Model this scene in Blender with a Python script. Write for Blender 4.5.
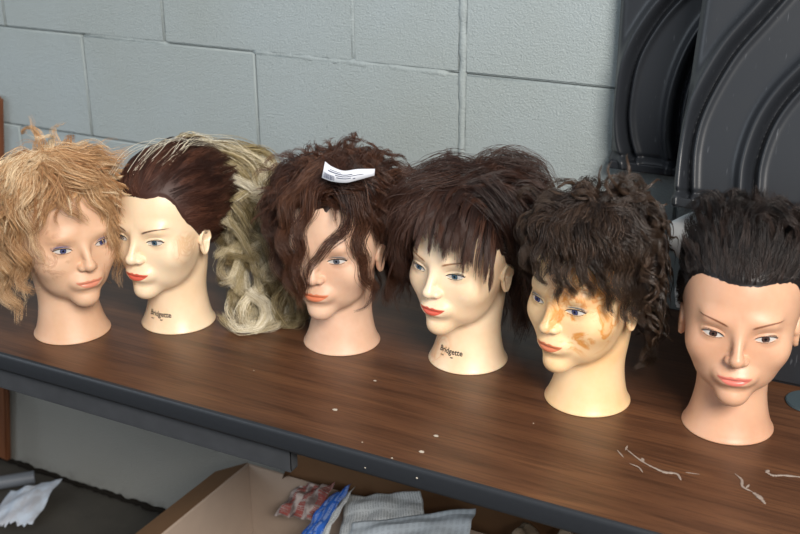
import bpy, bmesh, math, random
import numpy as np
from mathutils import Vector, Matrix
for o in list(bpy.data.objects): bpy.data.objects.remove(o)
S = bpy.context.scene
COL = S.collection
PI = math.pi

# ------------------------------------------------------------------ camera
def make_camera():
    cd = bpy.data.cameras.new('camera'); cam = bpy.data.objects.new('camera', cd); COL.objects.link(cam)
    fw = Vector((-0.43370436, 0.82203777, -0.36899109)); r = Vector((0.8852656, 0.4650645, -0.00445258)); u = Vector((-0.16794446, 0.32858623, 0.92942227))
    m = Matrix((r, u, -fw)).transposed().to_4x4(); m.translation = (0.5322, -1.6394, 1.4394)
    cam.matrix_world = m
    cd.sensor_width = 36; cd.lens = 1118.77 * 36 / 800; cd.clip_start = .05
    cd.dof.use_dof = True; cd.dof.focus_distance = 1.47; cd.dof.aperture_fstop = 7.0
    S.camera = cam
make_camera()
# ------------------------------------------------------------------ light
def make_light():
    w = bpy.data.worlds.new('world'); S.world = w; w.use_nodes = True
    bg = w.node_tree.nodes['Background']; bg.inputs[0].default_value = (.84, .92, 1, 1); bg.inputs[1].default_value = 0.40
    def area(name, loc, tgt, sx, sy, e, c):
        ld = bpy.data.lights.new(name, 'AREA'); ld.shape = 'RECTANGLE'; ld.size = sx; ld.size_y = sy; ld.energy = e; ld.color = c
        o = bpy.data.objects.new(name, ld); COL.objects.link(o); o.location = loc
        o.rotation_euler = (Vector(tgt) - Vector(loc)).to_track_quat('-Z', 'Y').to_euler()
    area('daylight_opening', (1.70, -2.35, 2.60), (-.1, -.3, .85), 1.15, 1.05, 152, (1, .94, .87))
    area('sky_opening', (-2.6, -2.6, 1.7), (-.6, -.1, .8), 1.8, 1.6, 22, (.80, .90, 1))
make_light()
V = S.view_settings; V.view_transform = 'Standard'; V.look = 'None'; V.exposure = 0.0; V.gamma = 1; V.use_curve_mapping = False

# ------------------------------------------------------------------ helpers
def lin(c):
    if isinstance(c, str): c = [int(c[i:i + 2], 16) / 255 for i in (0, 2, 4)]
    return tuple(((x / 12.92) if x <= .04045 else ((x + .055) / 1.055) ** 2.4) for x in c) + (1,)
class NT:
    def __init__(s, name):
        s.m = bpy.data.materials.new(name); s.m.use_nodes = True; s.t = s.m.node_tree; s.N = s.t.nodes; s.L = s.t.links
        s.b = s.N['Principled BSDF']; s.out = s.N['Material Output']
    def n(s, typ, **kw):
        nd = s.N.new('ShaderNode' + typ)
        for k, v in kw.items(): setattr(nd, k, v)
        return nd
    def link(s, a, b): s.L.new(a, b)
    def put(s, sock, v):
        if hasattr(v, 'type') and hasattr(v, 'node'): s.L.new(v, sock)
        else: sock.default_value = v
    def math(s, op, a, b=0.0, clamp=False):
        nd = s.n('Math', operation=op); nd.use_clamp = clamp; s.put(nd.inputs[0], a); s.put(nd.inputs[1], b); return nd.outputs[0]
    def mix(s, f, a, b, mode='MIX'):
        nd = s.n('Mix', data_type='RGBA', blend_type=mode); s.put(nd.inputs[0], f); s.put(nd.inputs[6], a); s.put(nd.inputs[7], b); return nd.outputs[2]
    def noise(s, vec, scale, detail=4, rough=.55, dist=0):
        nd = s.n('TexNoise'); s.L.new(vec, nd.inputs['Vector']); nd.inputs['Scale'].default_value = scale
        nd.inputs['Detail'].default_value = detail; nd.inputs['Roughness'].default_value = rough; nd.inputs['Distortion'].default_value = dist
        return nd.outputs[0]
    def ramp(s, f, stops):
        nd = s.n('ValToRGB'); s.L.new(f, nd.inputs[0]); e = nd.color_ramp.elements
        while len(e) < len(stops): e.new(.5)
        for i, (p, c) in enumerate(stops): e[i].position = p; e[i].color = c if not isinstance(c, (int, float)) else (c, c, c, 1)
        return nd.outputs[0]
    def bump(s, h, strength, dist=.001):
        nd = s.n('Bump'); s.L.new(h, nd.inputs['Height']); nd.inputs['Strength'].default_value = strength; nd.inputs['Distance'].default_value = dist
        s.L.new(nd.outputs[0], s.b.inputs['Normal']); return nd
    def coords(s, kind='Object', scale=None):
        tc = s.n('TexCoord').outputs[kind]
        if scale:
            mp = s.n('Mapping'); mp.inputs['Scale'].default_value = scale; s.L.new(tc, mp.inputs[0]); tc = mp.outputs[0]
        return tc
def plain(name, col, rough=.5, spec=.5, metal=0, noise=0, bump=0, scale=60):
    t = NT(name); c = lin(col); t.b.inputs['Roughness'].default_value = rough; t.b.inputs['Metallic'].default_value = metal
    t.b.inputs['Specular IOR Level'].default_value = spec
    co = t.coords(); nz = t.noise(co, scale)
    d = tuple(x * (1 - noise) for x in c[:3]) + (1,)
    t.put(t.b.inputs['Base Color'], t.mix(nz, c, d) if noise else c)
    if bump: t.bump(nz, bump)
    return t.m

def mesh(name, verts, faces, mat=None, parent=None, smooth=True, sharp=None):
    me = bpy.data.meshes.new(name)
    verts = np.asarray(verts, dtype=np.float32)
    if isinstance(faces, np.ndarray):
        nf, k = faces.shape
        me.vertices.add(len(verts)); me.vertices.foreach_set('co', verts.ravel())
        me.loops.add(nf * k); me.loops.foreach_set('vertex_index', faces.ravel().astype(np.int32))
        me.polygons.add(nf); me.polygons.foreach_set('loop_start', np.arange(0, nf * k, k, dtype=np.int32))
        me.update(calc_edges=True)
    else:
        me.from_pydata([tuple(map(float, v)) for v in verts], [], [tuple(f) for f in faces]); me.update()
    if smooth: me.polygons.foreach_set('use_smooth', np.ones(len(me.polygons), dtype=bool))
    o = bpy.data.objects.new(name, me); COL.objects.link(o)
    if mat: me.materials.append(mat)
    if parent: o.parent = parent
    if sharp is not None and smooth:
        me.set_sharp_from_angle(angle=sharp)
    return o
def bm_obj(name, bm, mat=None, parent=None, smooth=True, sharp=.6):
    bmesh.ops.recalc_face_normals(bm, faces=bm.faces)
    me = bpy.data.meshes.new(name); bm.to_mesh(me); bm.free()
    if mat: me.materials.append(mat)
    if smooth:
        me.polygons.foreach_set('use_smooth', np.ones(len(me.polygons), dtype=bool)); me.set_sharp_from_angle(angle=sharp)
    o = bpy.data.objects.new(name, me); COL.objects.link(o)
    if parent: o.parent = parent
    return o
def box(bm, lo, hi, bev=0):
    lo, hi = Vector(lo), Vector(hi); r = bmesh.ops.create_cube(bm, size=1)
    for v in r['verts']:
        v.co = Vector([(lo[i] + hi[i]) / 2 + v.co[i] * (hi[i] - lo[i]) for i in range(3)])
    if bev:
        es = list({e for v in r['verts'] for e in v.link_edges})
        bmesh.ops.bevel(bm, geom=es, offset=bev, segments=3, affect='EDGES')
    return r
def tube_np(path, rad, sides=8, closed=False):
    P = np.asarray(path, float); n = len(P); rad = np.broadcast_to(rad, (n,))
    T = np.gradient(P, axis=0); T /= np.linalg.norm(T, axis=1)[:, None]
    up = np.array([0, 0, 1.]) if abs(T[0, 2]) < .9 else np.array([1., 0, 0])
    A = np.cross(T, up); A /= np.linalg.norm(A, axis=1)[:, None]; Bn = np.cross(T, A)
    th = np.arange(sides) * 2 * PI / sides
    vs = (P[:, None] + rad[:, None, None] * (np.cos(th)[None, :, None] * A[:, None] + np.sin(th)[None, :, None] * Bn[:, None])).reshape(-1, 3)
    f = [(i * sides + j, i * sides + (j + 1) % sides, (i + 1) * sides + (j + 1) % sides, (i + 1) * sides + j) for i in range(n - 1) for j in range(sides)]
    f += [tuple(range(sides))[::-1], tuple(range((n - 1) * sides, n * sides))]
    return vs, f
def empty(name, loc=(0, 0, 0), rot=(0, 0, 0)):
    o = bpy.data.objects.new(name, None); COL.objects.link(o); o.location = loc; o.rotation_euler = rot; o.empty_display_size = .05; return o
def tag(o, label=None, cat=None, group=None, kind=None):
    if label: o['label'] = label
    if cat: o['category'] = cat
    if group: o['group'] = group
    if kind: o['kind'] = kind
    return o
def catmull(P, n):
    P = np.asarray(P, float); P = np.vstack([2 * P[0] - P[1], P, 2 * P[-1] - P[-2]]); k = len(P) - 3
    t = np.linspace(0, k - 1e-6, n); i = t.astype(int); u = (t - i)[:, None]
    a, b, c, d = P[i], P[i + 1], P[i + 2], P[i + 3]
    return .5 * (2 * b + (c - a) * u + (2 * a - 5 * b + 4 * c - d) * u ** 2 + (3 * b - a - 3 * c + d) * u ** 3)

# ------------------------------------------------------------------ materials of the setting
def m_wall():
    t = NT('painted_block'); co = t.coords()
    n1 = t.noise(co, 2.2, 3); n2 = t.noise(co, 300, 3, .7); n3 = t.noise(co, 90, 3, .6)
    sep = t.n('SeparateXYZ'); t.link(co, sep.inputs[0])
    base = t.mix(t.ramp(n1, [(.35, 0), (.65, 1)]), lin('a0abae'), lin('9ba4a3'))
    pit = t.ramp(n2, [(.24, 1), (.33, 0)])
    base = t.mix(t.ramp(sep.outputs[2], [(.40, .75), (.47, 0)]), base, lin('9a948a'))
    base = t.mix(t.math('MULTIPLY', pit, .6), base, lin('6d706b'))
    # grime near the floor
    g = t.math('SUBTRACT', 1, t.math('MULTIPLY', sep.outputs[2], 26), True)
    g = t.math('MULTIPLY', g, t.ramp(t.noise(co, 28, 5, .7), [(.46, 0), (.7, .8)]))
    base = t.mix(g, base, lin('4d4a42'))
    t.put(t.b.inputs['Base Color'], base); t.b.inputs['Roughness'].default_value = .55
    h = t.math('ADD', t.math('MULTIPLY', n3, .4), t.math('MULTIPLY', n2, 1.1))
    t.bump(h, .9, .0026)
    return t.m
def m_floor():
    t = NT('dark_concrete'); co = t.coords()
    n1 = t.noise(co, 5, 6, .65); n2 = t.noise(co, 70, 4)
    t.put(t.b.inputs['Base Color'], t.mix(t.ramp(n1, [(.3, 0), (.7, 1)]), lin('4a463f'), lin('36332f'))); t.b.inputs['Roughness'].default_value = .6
    t.bump(n2, .4, .002); return t.m
def m_walnut():
    t = NT('walnut_laminate')
    co = t.coords('Object', (2.2, 34, 34)); cf = t.coords('Object', (10, 260, 10)); cw = t.coords('Object', (.9, 5, 5))
    w = t.n('TexWave', wave_type='BANDS', bands_direction='Y'); t.link(cw, w.inputs[0]); w.inputs['Scale'].default_value = 1.1
    w.inputs['Distortion'].default_value = 9; w.inputs['Detail'].default_value = 3; w.inputs['Detail Scale'].default_value = .8
    n1 = t.noise(co, 1.3, 6, .62, 1.0); n2 = t.noise(cf, 1.2, 3, .6)
    f = t.math('ADD', t.math('MULTIPLY', n1, .75), t.math('MULTIPLY', w.outputs[0], .12))
    c = t.ramp(f, [(.25, lin('452c1d')), (.46, lin('5a3b28')), (.62, lin('67452e')), (.82, lin('765238'))])
    c = t.mix(t.math('MULTIPLY', t.ramp(n2, [(.38, 1), (.52, 0)]), .4), c, lin('2a1810'))
    t.put(t.b.inputs['Base Color'], c)
    nr = t.noise(t.coords(), 7, 4)
    t.put(t.b.inputs['Roughness'], t.math('ADD', .27, t.math('MULTIPLY', nr, .16)))
    t.bump(n2, .12, .0005); return t.m
M = dict(wall=m_wall(), floor=m_floor(), walnut=m_walnut(),
         edge=plain('black_vinyl_edge', '26292e', .42, .5, 0, .25, .05, 120),
         steel=plain('grey_painted_steel', '47494d', .45, .5, .2, .35, .06, 40),
         mortar=plain('painted_mortar', 'b8bdbb', .6, .4, 0, .2, .5, 160),
         crack=plain('dark_joint_crack', '6d6f69', .9, .2, 0, .5, .3, 90))

# ------------------------------------------------------------------ setting
ZT = .7309
BH = .2032
Z1 = .8584       # bed joint below
XJ = -1.0322     # lower-course vertical joint
def build_wall():
    # every block a bevelled slab face, joints between them slightly recessed: one continuous wall
    bm = bmesh.new()
    box(bm, (-3.2, .012, -.02), (2.4, .2, 2.45))
    course0 = Z1 - BH * 5
    g = .0010
    def blk(x0, x1, z0, z1):
        box(bm, (x0 + g, 0, z0 + g), (x1 - g, .03, z1 - g), .0028)
    XC = XJ + .8128 + .002                       # control joint
    for k in range(12):
        z0 = max(Z1 + (k - 5) * BH, -.02); z1 = Z1 + (k - 4) * BH
        if z1 <= 0: continue
        if k < 4:
            if k == 3: blk(-3.2, 2.4, -.02, z1)      # the foot of the wall is rendered smooth
            continue
        off = 0 if k % 2 == 1 else .5
        xs = []
        x = XC
        i = 0
        cuts = [XC - .004]
        first = .203 if off else .4064
        # left of the control joint
        c = XC - (first if off else .4064) + (0 if off else 0)
        cuts.append(c)
        while c > -3.2: c -= .403; cuts.append(c)
        for a, b in zip(cuts[1:], cuts[:-1]): blk(a, b, z0, z1)
        c = XC + .004; cuts = [c, c + (.36 if not off else .4064)]
        while cuts[-1] < 2.4: cuts.append(cuts[-1] + .4064)
        for a, b in zip(cuts[:-1], cuts[1:]): blk(a, b, z0, z1)
    w = bm_obj('wall_back', bm, M['wall'], sharp=1.2); tag(w, kind='structure')
    # smeared, over-filled mortar where the courses meet
    rnd = random.Random(3)
    def bead(p0, p1, r, name='mortar_bead'):
        n = max(6, int((Vector(p1) - Vector(p0)).length / .012)); P = []; R = []
        for i in range(n + 1):
            q = Vector(p0).lerp(Vector(p1), i / n); P.append((q.x + rnd.uniform(-.0012, .0012), q.y, q.z + rnd.uniform(-.0012, .0012)))
            R.append(r * rnd.uniform(.8, 1.15) * (1 if 0 < i < n else .3))
        v, f = tube_np(P, np.array(R), 8); return v, f
    vs = []; fs = []
    for a in [((XC - .80, .0070, Z1 + BH), (XC - .60, .0070, Z1 + BH - .001), .0062), ((XC - .415, .0070, Z1 + BH + .001), (XC - .02, .0068, Z1 + BH - .004), .0078),
              ((XC - .2035, .0068, Z1 + BH), (XC - .206, .0068, Z1 + 2.1 * BH), .0068),
              ((XC + .001, .0066, Z1 - .1), (XC - .001, .0066, Z1 + 2.3 * BH), .0085)]:
        v, f = bead(*a); b = len(vs); vs += list(v); fs += [tuple(i + b for i in q) for q in f]
    mb = mesh('mortar_bead', vs, fs, M['wall'], w)
    fl = bmesh.new(); box(fl, (-3.2, -4.5, -.08), (3.2, .2, 0)); o = bm_obj('floor', fl, M['floor'], smooth=False); tag(o, kind='structure')
    # dirt line along the foot of the wall
    P = []; R = []
    for i in range(220):
        x = -2.2 + i * .012; P.append((x, -.002 + rnd.uniform(-.002, .002), .003 + rnd.uniform(-.001, .003))); R.append(rnd.uniform(.005, .010))
    v, f = tube_np(P, np.array(R), 7)
    o = mesh('dirt_line_back', v, f, plain('sooty_dirt', '26221d', .95, .1, 0, .5, .6, 150)); tag(o, kind='structure')
build_wall()

# ------------------------------------------------------------------ the table
def build_table():
    T = empty('folding_table', (0, 0, 0))
    tag(T, 'long walnut laminate folding table with black edge, carrying the row of heads', 'table')
    x0, x1, y0, y1 = -1.42, .95, -.6228, -.024
    bm = bmesh.new(); box(bm, (x0 + .004, y0 + .003, ZT - .018), (x1 - .004, y1 - .003, ZT))
    bm_obj('tabletop', bm, M['walnut'], T, smooth=False)
    # vinyl edge moulding with a rounded nose
    prof = [(0, .0006), (-.003, .0008), (-.0052, -.001), (-.006, -.005), (-.006, -.022), (-.005, -.0265), (-.002, -.028), (.012, -.028)]
    corners = [(x0, y0, -1, -1), (x1, y0, 1, -1), (x1, y1, 1, 1), (x0, y1, -1, 1)]
    vs = []; fs = []
    for (cx, cy, sx, sy) in corners:
        for (d, z) in prof: vs.append((cx + sx * (-d - .004), cy + sy * (-d - .004), ZT + z))
    n = len(prof)
    for c in range(4):
        for i in range(n - 1): a = c * n + i; b = ((c + 1) % 4) * n + i; fs.append((a, b, b + 1, a + 1))
    mesh('edge_moulding', vs, fs, M['edge'], T, sharp=.9)
    bm = bmesh.new(); box(bm, (x0 + .006, y0 + .006, ZT - .026), (x1 - .006, y1 - .006, ZT - .0185)); bm_obj('underside_panel', bm, plain('fibreboard', '4b3a2c', .8, .2, 0, .3), T, smooth=False)
    # front and rear steel apron rails, ends open
    for yy, nm in ((y0 + .008, 'front'), (y1 - .024, 'rear')):
        for a, b in ((x0 + .03, -.168), (.42, x1 - .03)):
            bm = bmesh.new()
            box(bm, (a, yy, ZT - .062), (b, yy + .0035, ZT - .0262), .001)
            box(bm, (a, yy, ZT - .064), (b, yy + .017, ZT - .0605), .001)
            for q in (a, b - .004): box(bm, (q, yy + .001, ZT - .062), (q + .004, yy + .017, ZT - .0262))
            bm_obj('apron_rail', bm, M['steel'], T)
    for xx in (x0 + .04, x1 - .12):
        for yy in (y0 + .07, y1 - .07):
            v, f = tube_np([(xx, yy, ZT - .03), (xx, yy, .4), (xx, yy, .012)], .0125, 14); lg = mesh('leg', v, f, M['steel'], T, sharp=.8)
            v, f = tube_np([(xx, yy, .016), (xx, yy, .0)], .015, 14); mesh('foot_cap', v, f, M['edge'], lg, sharp=.8)
        v, f = tube_np([(xx, y0 + .07, .25), (xx, y1 - .07, .25)], .009, 10); mesh('stretcher', v, f, M['steel'], T, sharp=.8)
    return T
build_table()

# ------------------------------------------------------------------ head form (local: face towards -y, f = -y)
def ell(x, f, z, c, r):
    a = (x - c[0]) / r[0]; b = (f - c[1]) / r[1]; d = (z - c[2]) / r[2]
    k0 = np.sqrt(a * a + b * b + d * d); k1 = np.sqrt((a / r[0]) ** 2 + (b / r[1]) ** 2 + (d / r[2]) ** 2) + 1e-9
    return k0 * (k0 - 1) / k1
def smin(a, b, k):
    h = np.clip(.5 + .5 * (b - a) / k, 0, 1); return b * (1 - h) + a * h - k * h * (1 - h)
def smax(a, b, k): return -smin(-a, -b, k)
def cone(x, f, z, a, b, ra, rb):
    a = np.array(a); b = np.array(b); d = b - a; L = d @ d
    h = np.clip(((x - a[0]) * d[0] + (f - a[1]) * d[1] + (z - a[2]) * d[2]) / L, 0, 1)
    return np.sqrt((x - a[0] - h * d[0]) ** 2 + (f - a[1] - h * d[1]) ** 2 + (z - a[2] - h * d[2]) ** 2) - (ra + (rb - ra) * h)
def neck_sdf(x, f, z):
    R = .0462 + .0113 * np.exp(-np.maximum(z, 0) / .016) - .0035 * np.exp(-((z - .055) / .03) ** 2)
    fc = -.001 - .10 * np.maximum(z - .01, 0)
    return np.maximum(np.sqrt((x / 1.0) ** 2 + (f - fc) ** 2) - R, z - .17)
def core_sdf(x, f, z):
    d = ell(x, f, z, (0, -.010, .197), (.0730, .0865, .0745))
    d = smin(d, ell(x, f, z, (0, .018, .158), (.0635, .0650, .070)), .018)
    d = smin(d, ell(x, f, z, (0, .033, .107), (.0500, .0490, .0400)), .020)
    d = smin(d, ell(x, f, z, (0, .0675, .0765), (.0185, .0175, .0145)), .014)
    return smin(d, neck_sdf(x, f, z), .010)
def head_sdf(x, f, z):
    d = core_sdf(x, f, z); ax = np.abs(x)
    d = smin(d, ell(ax, f, z, (.0400, .0500, .133), (.0165, .0200, .0170)), .022)        # cheekbone
    d = smin(d, ell(ax, f, z, (.022, .0700, .1735), (.017, .0090, .006)), .016)     # brow
    d = smax(d, -ell(ax, f, z, (.0285, .0955, .1555), (.0165, .0150, .0095)), .013)  # socket
    d = smin(d, ell(ax, f, z, (.0295, .0645, .1555), (.0135, .0125, .0115)), .005)  # closed lid volume
    d = smin(d, cone(x, f, z, (0, .0770, .1680), (0, .0950, .1330), .0050, .0062), .009)   # bridge
    d = smin(d, ell(x, f, z, (0, .0935, .1310), (.0078, .0078, .0068)), .006)       # tip
    d = smin(d, ell(ax, f, z, (.0090, .0860, .1285), (.0050, .0075, .0052)), .004)  # wing
    d = smin(d, ell(x, f, z, (0, .0770, .1055), (.024, .0130, .0145)), .008)        # muzzle
    d = smin(d, ell(x, f, z, (0, .0832, .1080), (.0175, .0068, .0036)), .0035)      # upper lip
    d = smin(d, ell(x, f, z, (0, .0822, .0996), (.0150, .0078, .0044)), .0035)      # lower lip
    d = smax(d, -ell(x, f, z, (0, .0960, .1041), (.0240, .0085, .0009)), .0022)     # mouth line
    d = smax(d, -ell(x, f, z, (0, .0965, .0895), (.014, .0095, .0035)), .006)       # groove over chin
    d = smax(d, -ell(x, f, z, (0, .0990, .1165), (.0028, .0085, .0045)), .004)      # philtrum
    return d
def front(x, z, sdf=head_sdf):
    x = np.asarray(x, float); z = np.asarray(z, float); lo = np.full(x.shape, .0); hi = np.full(x.shape, .16)
    # march inwards from outside to the first hit
    f = np.full(x.shape, .125)
    for _ in range(60): f = f - np.clip(sdf(x, f, z), -.002, .01) * .8
    return f
EX, EZ, EW = .0292, .1552, .0126
def lid_curves(u):      # u in -1..1, inner to outer; returns upper and lower opening heights
    s = np.clip(1 - np.abs(u) ** 2.2, 0, 1)
    up = .0043 * s ** .62 * (1 + .08 * u); lo = -.0032 * s ** .8
    tilt = .0012 * u
    return up + tilt, lo + tilt
def make_head_mesh():
    nt = 420
    # angles concentrated at the front
    s = np.linspace(-1, 1, nt, endpoint=False); th = PI * (.52 * s + .48 * s ** 3)   # 0 = front
    zr = np.concatenate([np.array([0, .0006, .0018]), np.linspace(.004, .06, 34), np.linspace(.0612, .172, 185)])
    TH, Z = np.meshgrid(th, zr)
    dx = np.sin(TH); df = np.cos(TH)
    lo = np.zeros_like(TH); hi = np.full_like(TH, .15)
    for _ in range(26):
        m = (lo + hi) / 2; ins = head_sdf(m * dx, m * df, Z) < 0; lo = np.where(ins, m, lo); hi = np.where(ins, hi, m)
    R = lo.copy(); R[0] *= .975; R[1] *= .992; Zo = Z
    X1 = R * dx; F1 = R * df
    el = np.linspace(0, PI / 2, 90)[1:]
    TH2, EL = np.meshgrid(th, el); dx2 = np.sin(TH2) * np.cos(EL); df2 = np.cos(TH2) * np.cos(EL); dz2 = np.sin(EL)
    lo = np.zeros_like(TH2); hi = np.full_like(TH2, .16)
    for _ in range(26):
        m = (lo + hi) / 2; ins = head_sdf(m * dx2, m * df2, .172 + m * dz2) < 0; lo = np.where(ins, m, lo); hi = np.where(ins, hi, m)
    X = np.vstack([X1, lo * dx2]); F = np.vstack([F1, lo * df2]); Zs = np.vstack([Zo, .172 + lo * dz2])
    # eye opening pressed in
    u = (np.abs(X) - EX) / EW; up, dn = lid_curves(np.clip(u, -1, 1)); zz = Zs - EZ
    ins = np.minimum(np.minimum((up - zz), (zz - dn)) / .0009, (1 - np.abs(u)) * 8)
    ins = np.clip(ins + .2, 0, 1); F = np.where(F > .03, F - .0022 * ins, F)
    # raised upper lid rim
    rim = np.exp(-((zz - up - .0009) / .0009) ** 2) * (np.abs(u) < 1.02); F = np.where(F > .03, F + .0007 * rim, F)
    crease = np.exp(-((zz - up * 1.0 - .0042) / .0009) ** 2) * (np.abs(u) < 1.05); F = np.where(F > .03, F - .0007 * crease, F)
    nr = X.shape[0]; V_ = np.stack([X, -F, Zs], -1).reshape(-1, 3)
    i = np.arange(nr - 1)[:, None] * nt; j = np.arange(nt)[None]; jn = (j + 1) % nt
    Fc = np.stack([i + j, i + jn, i + nt + jn, i + nt + j], -1).reshape(-1, 4)
    # base disc
    base = len(V_); V_ = np.vstack([V_, [[0, 0, .0]]])
    tri = np.stack([np.full(nt, base), (np.arange(nt) + 1) % nt, np.arange(nt), np.full(nt, base)], -1)
    me_f = [tuple(q) for q in ()]
    me = bpy.data.meshes.new('head_form')
    faces = Fc; nf = len(faces)
    me.vertices.add(len(V_)); me.vertices.foreach_set('co', V_.astype(np.float32).ravel())
    li = np.concatenate([faces.ravel(), tri[:, :3].ravel()]).astype(np.int32)
    me.loops.add(len(li)); me.loops.foreach_set('vertex_index', li)
    me.polygons.add(nf + nt); me.polygons.foreach_set('loop_start', np.concatenate([np.arange(nf) * 4, nf * 4 + np.arange(nt) * 3]).astype(np.int32))
    me.update(calc_edges=True); me.polygons.foreach_set('use_smooth', np.ones(nf + nt, dtype=bool)); me.validate()
    return me
HEAD_ME = make_head_mesh()
def patch(name, X, Z, lift, mat, parent, uv=None, sdf=head_sdf, side=1):
    """a grid laid on the face: X, Z arrays (n,m); lift array or scalar"""
    F = front(X, Z, sdf) + lift
    n, m = X.shape; v = np.stack([X, -F, Z], -1).reshape(-1, 3)
    i = np.arange(n - 1)[:, None] * m; j = np.arange(m - 1)[None]
    fc = np.stack([i + j, i + j + 1, i + m + j + 1, i + m + j], -1).reshape(-1, 4)
    o = mesh(name, v, fc, mat, parent)
    # face outwards
    if o.data.polygons[len(fc) // 2].normal.y > 0: o.data.flip_normals()
    if uv is not None:
        l = o.data.uv_layers.new(name='UVMap'); idx = np.zeros(len(o.data.loops), dtype=np.int32); o.data.loops.foreach_get('vertex_index', idx)
        l.data.foreach_set('uv', uv.reshape(-1, 2)[idx].astype(np.float32).ravel())
    return o

# ------------------------------------------------------------------ skin and make-up materials
def m_skin(name, base, warm, stains=None, rough=.42, seed=0.):
    t = NT(name); co = t.coords(); mp = t.n('Mapping'); mp.inputs['Location'].default_value = (seed, seed * .7, seed * 1.3); t.link(co, mp.inputs[0]); c2 = mp.outputs[0]
    n1 = t.noise(c2, 16, 4, .6); n2 = t.noise(c2, 420, 2)
    c = t.mix(t.ramp(n1, [(.38, 0), (.68, 1)]), lin(base), lin(warm))
    if stains:  # real stains, plus one patch of painted neck shadow
        for (cx, cy, cz, rad, col, amt, sc, thr) in stains:
            vm = t.n('VectorMath', operation='DISTANCE'); t.link(co, vm.inputs[0]); vm.inputs[1].default_value = (cx, cy, cz)
            near = t.math('SUBTRACT', 1, t.math('DIVIDE', vm.outputs['Value'], rad), True)
            nz = t.noise(c2, sc, 5, .6, 1.2)
            msk = t.math('MULTIPLY', t.ramp(nz, [(thr, 0), (thr + .06, 1), (thr + .14, .25)]), t.ramp(near, [(0, 0), (.35, 1)]))
            c = t.mix(t.math('MULTIPLY', msk, amt), c, lin(col))
    t.put(t.b.inputs['Base Color'], c); t.b.inputs['Roughness'].default_value = rough
    t.b.inputs['Subsurface Weight'].default_value = .22; t.b.inputs['Subsurface Radius'].default_value = (.9, .4, .2); t.b.inputs['Subsurface Scale'].default_value = .006
    t.bump(n2, .05, .0004); return t.m
def m_eye(name, iris, shadow):
    """UV in millimetres from the iris centre"""
    t = NT(name); uv = t.n('UVMap').outputs[0]; vm = t.n('VectorMath', operation='LENGTH'); t.link(uv, vm.inputs[0]); r = vm.outputs['Value']
    nz = t.noise(uv, .9, 4)
    white = lin('c4bfba')
    ic = t.mix(nz, lin(iris), lin('1b1d22')); ic = t.mix(t.ramp(t.math('DIVIDE', r, 6), [(.62, 0), (.76, 1)]), ic, lin('0d0d12'))
    c = t.mix(t.ramp(t.math('DIVIDE', r, 6), [(.75, 0), (.80, 1)]), ic, white)
    c = t.mix(t.ramp(t.math('DIVIDE', r, 6), [(.25, 1), (.30, 0)]), c, lin('050507'))
    t.put(t.b.inputs['Base Color'], c); t.b.inputs['Roughness'].default_value = .12; t.b.inputs['Coat Weight'].default_value = .6
    return t.m
def m_brush(name, col, lo, hi, rough=.5, streak=None):
    """painted make-up whose coverage fades towards the border of the patch: UV 0..1"""
    t = NT(name); uv = t.n('UVMap').outputs[0]; sp = t.n('SeparateXYZ'); t.link(uv, sp.inputs[0])
    def edge(s, w): return t.math('MULTIPLY', t.math('DIVIDE', s, w, True), t.math('DIVIDE', t.math('SUBTRACT', 1, s), w, True))
    a = t.math('MULTIPLY', edge(sp.outputs[0], lo), edge(sp.outputs[1], hi))
    if streak:
        mp = t.n('Mapping'); mp.inputs['Scale'].default_value = streak; t.link(uv, mp.inputs[0]); a = t.math('MULTIPLY', a, t.ramp(t.noise(mp.outputs[0], 1, 3), [(.25, .35), (.6, 1)]))
    t.put(t.b.inputs['Base Color'], lin(col)); t.b.inputs['Roughness'].default_value = rough
    t.put(t.b.inputs['Alpha'], a); return t.m
SKIN = dict(
    pink=m_skin('peach_vinyl', 'd8b294', 'cfa484', [(-.06, -.06, .15, .05, '9d6a4e', .5, 45, .5)], .5, 1.3),
    ivory=m_skin('ivory_vinyl', 'ecd2b2', 'e5c6a2', [(.062, -.045, .142, .028, 'c99560', .45, 30, .40)], .38, 2.1),
    dull=m_skin('dusty_vinyl', 'dab69c', 'cfa58a', None, .5, 3.7),
    ivory4=m_skin('cream_vinyl', 'eed5b6', 'e6c6a2', [(-.03, -.045, .03, .035, 'd8924a', .45, 30, .38)], .38, 4.4),  # the orange neck patch is painted shadow, not a stain
    stained=m_skin('dye_stained_vinyl', 'ecca9e', 'e6bd8a', [(.045, -.075, .150, .062, 'd48a34', .9, 24, .49), (.03, -.07, .205, .06, 'c87a2c', .8, 50, .44)], .4, 5.2),
    tan=m_skin('tan_vinyl', 'd0a486', 'c7977a', None, .42, 6.6))
def m_lips(name, col):
    t = NT(name); co = t.coords(); t.put(t.b.inputs['Base Color'], t.mix(t.noise(co, 130, 3), lin(col), lin(col)[:3] and tuple(x * .82 for x in lin(col)[:3]) + (1,)))
    t.b.inputs['Roughness'].default_value = .34; return t.m
LIPS = dict(red=m_lips('coral_red_lip_paint', 'd8604c'), coral=m_lips('faded_coral_lip_paint', 'd68a70'), orange=m_lips('orange_lip_paint', 'd67c58'), pink=m_lips('pink_lip_paint', 'd8786a'))
EYES = dict(blue=m_eye('blue_eye', '5d7f94', ''), grey=m_eye('grey_eye', '7b7f8c', ''), violet=m_eye('violet_eye', '5a5f92', ''), brown=m_eye('brown_eye', '5d3f35', ''))
LINER = m_brush('eyeliner_paint', '1d1716', .05, .22, .4)
LASH = m_brush('soft_liner_paint', '3a2c2a', .06, .35, .4)
BROW = dict(brown=m_brush('brown_brow_paint', '7a4a30', .12, .4, .5, (60, 2, 1)), light=m_brush('light_brow_paint', '9a6a46', .14, .42, .5, (60, 2, 1)), dark=m_brush('dark_brow_paint', '5b3a2b', .12, .4, .5, (60, 2, 1)))
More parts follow.
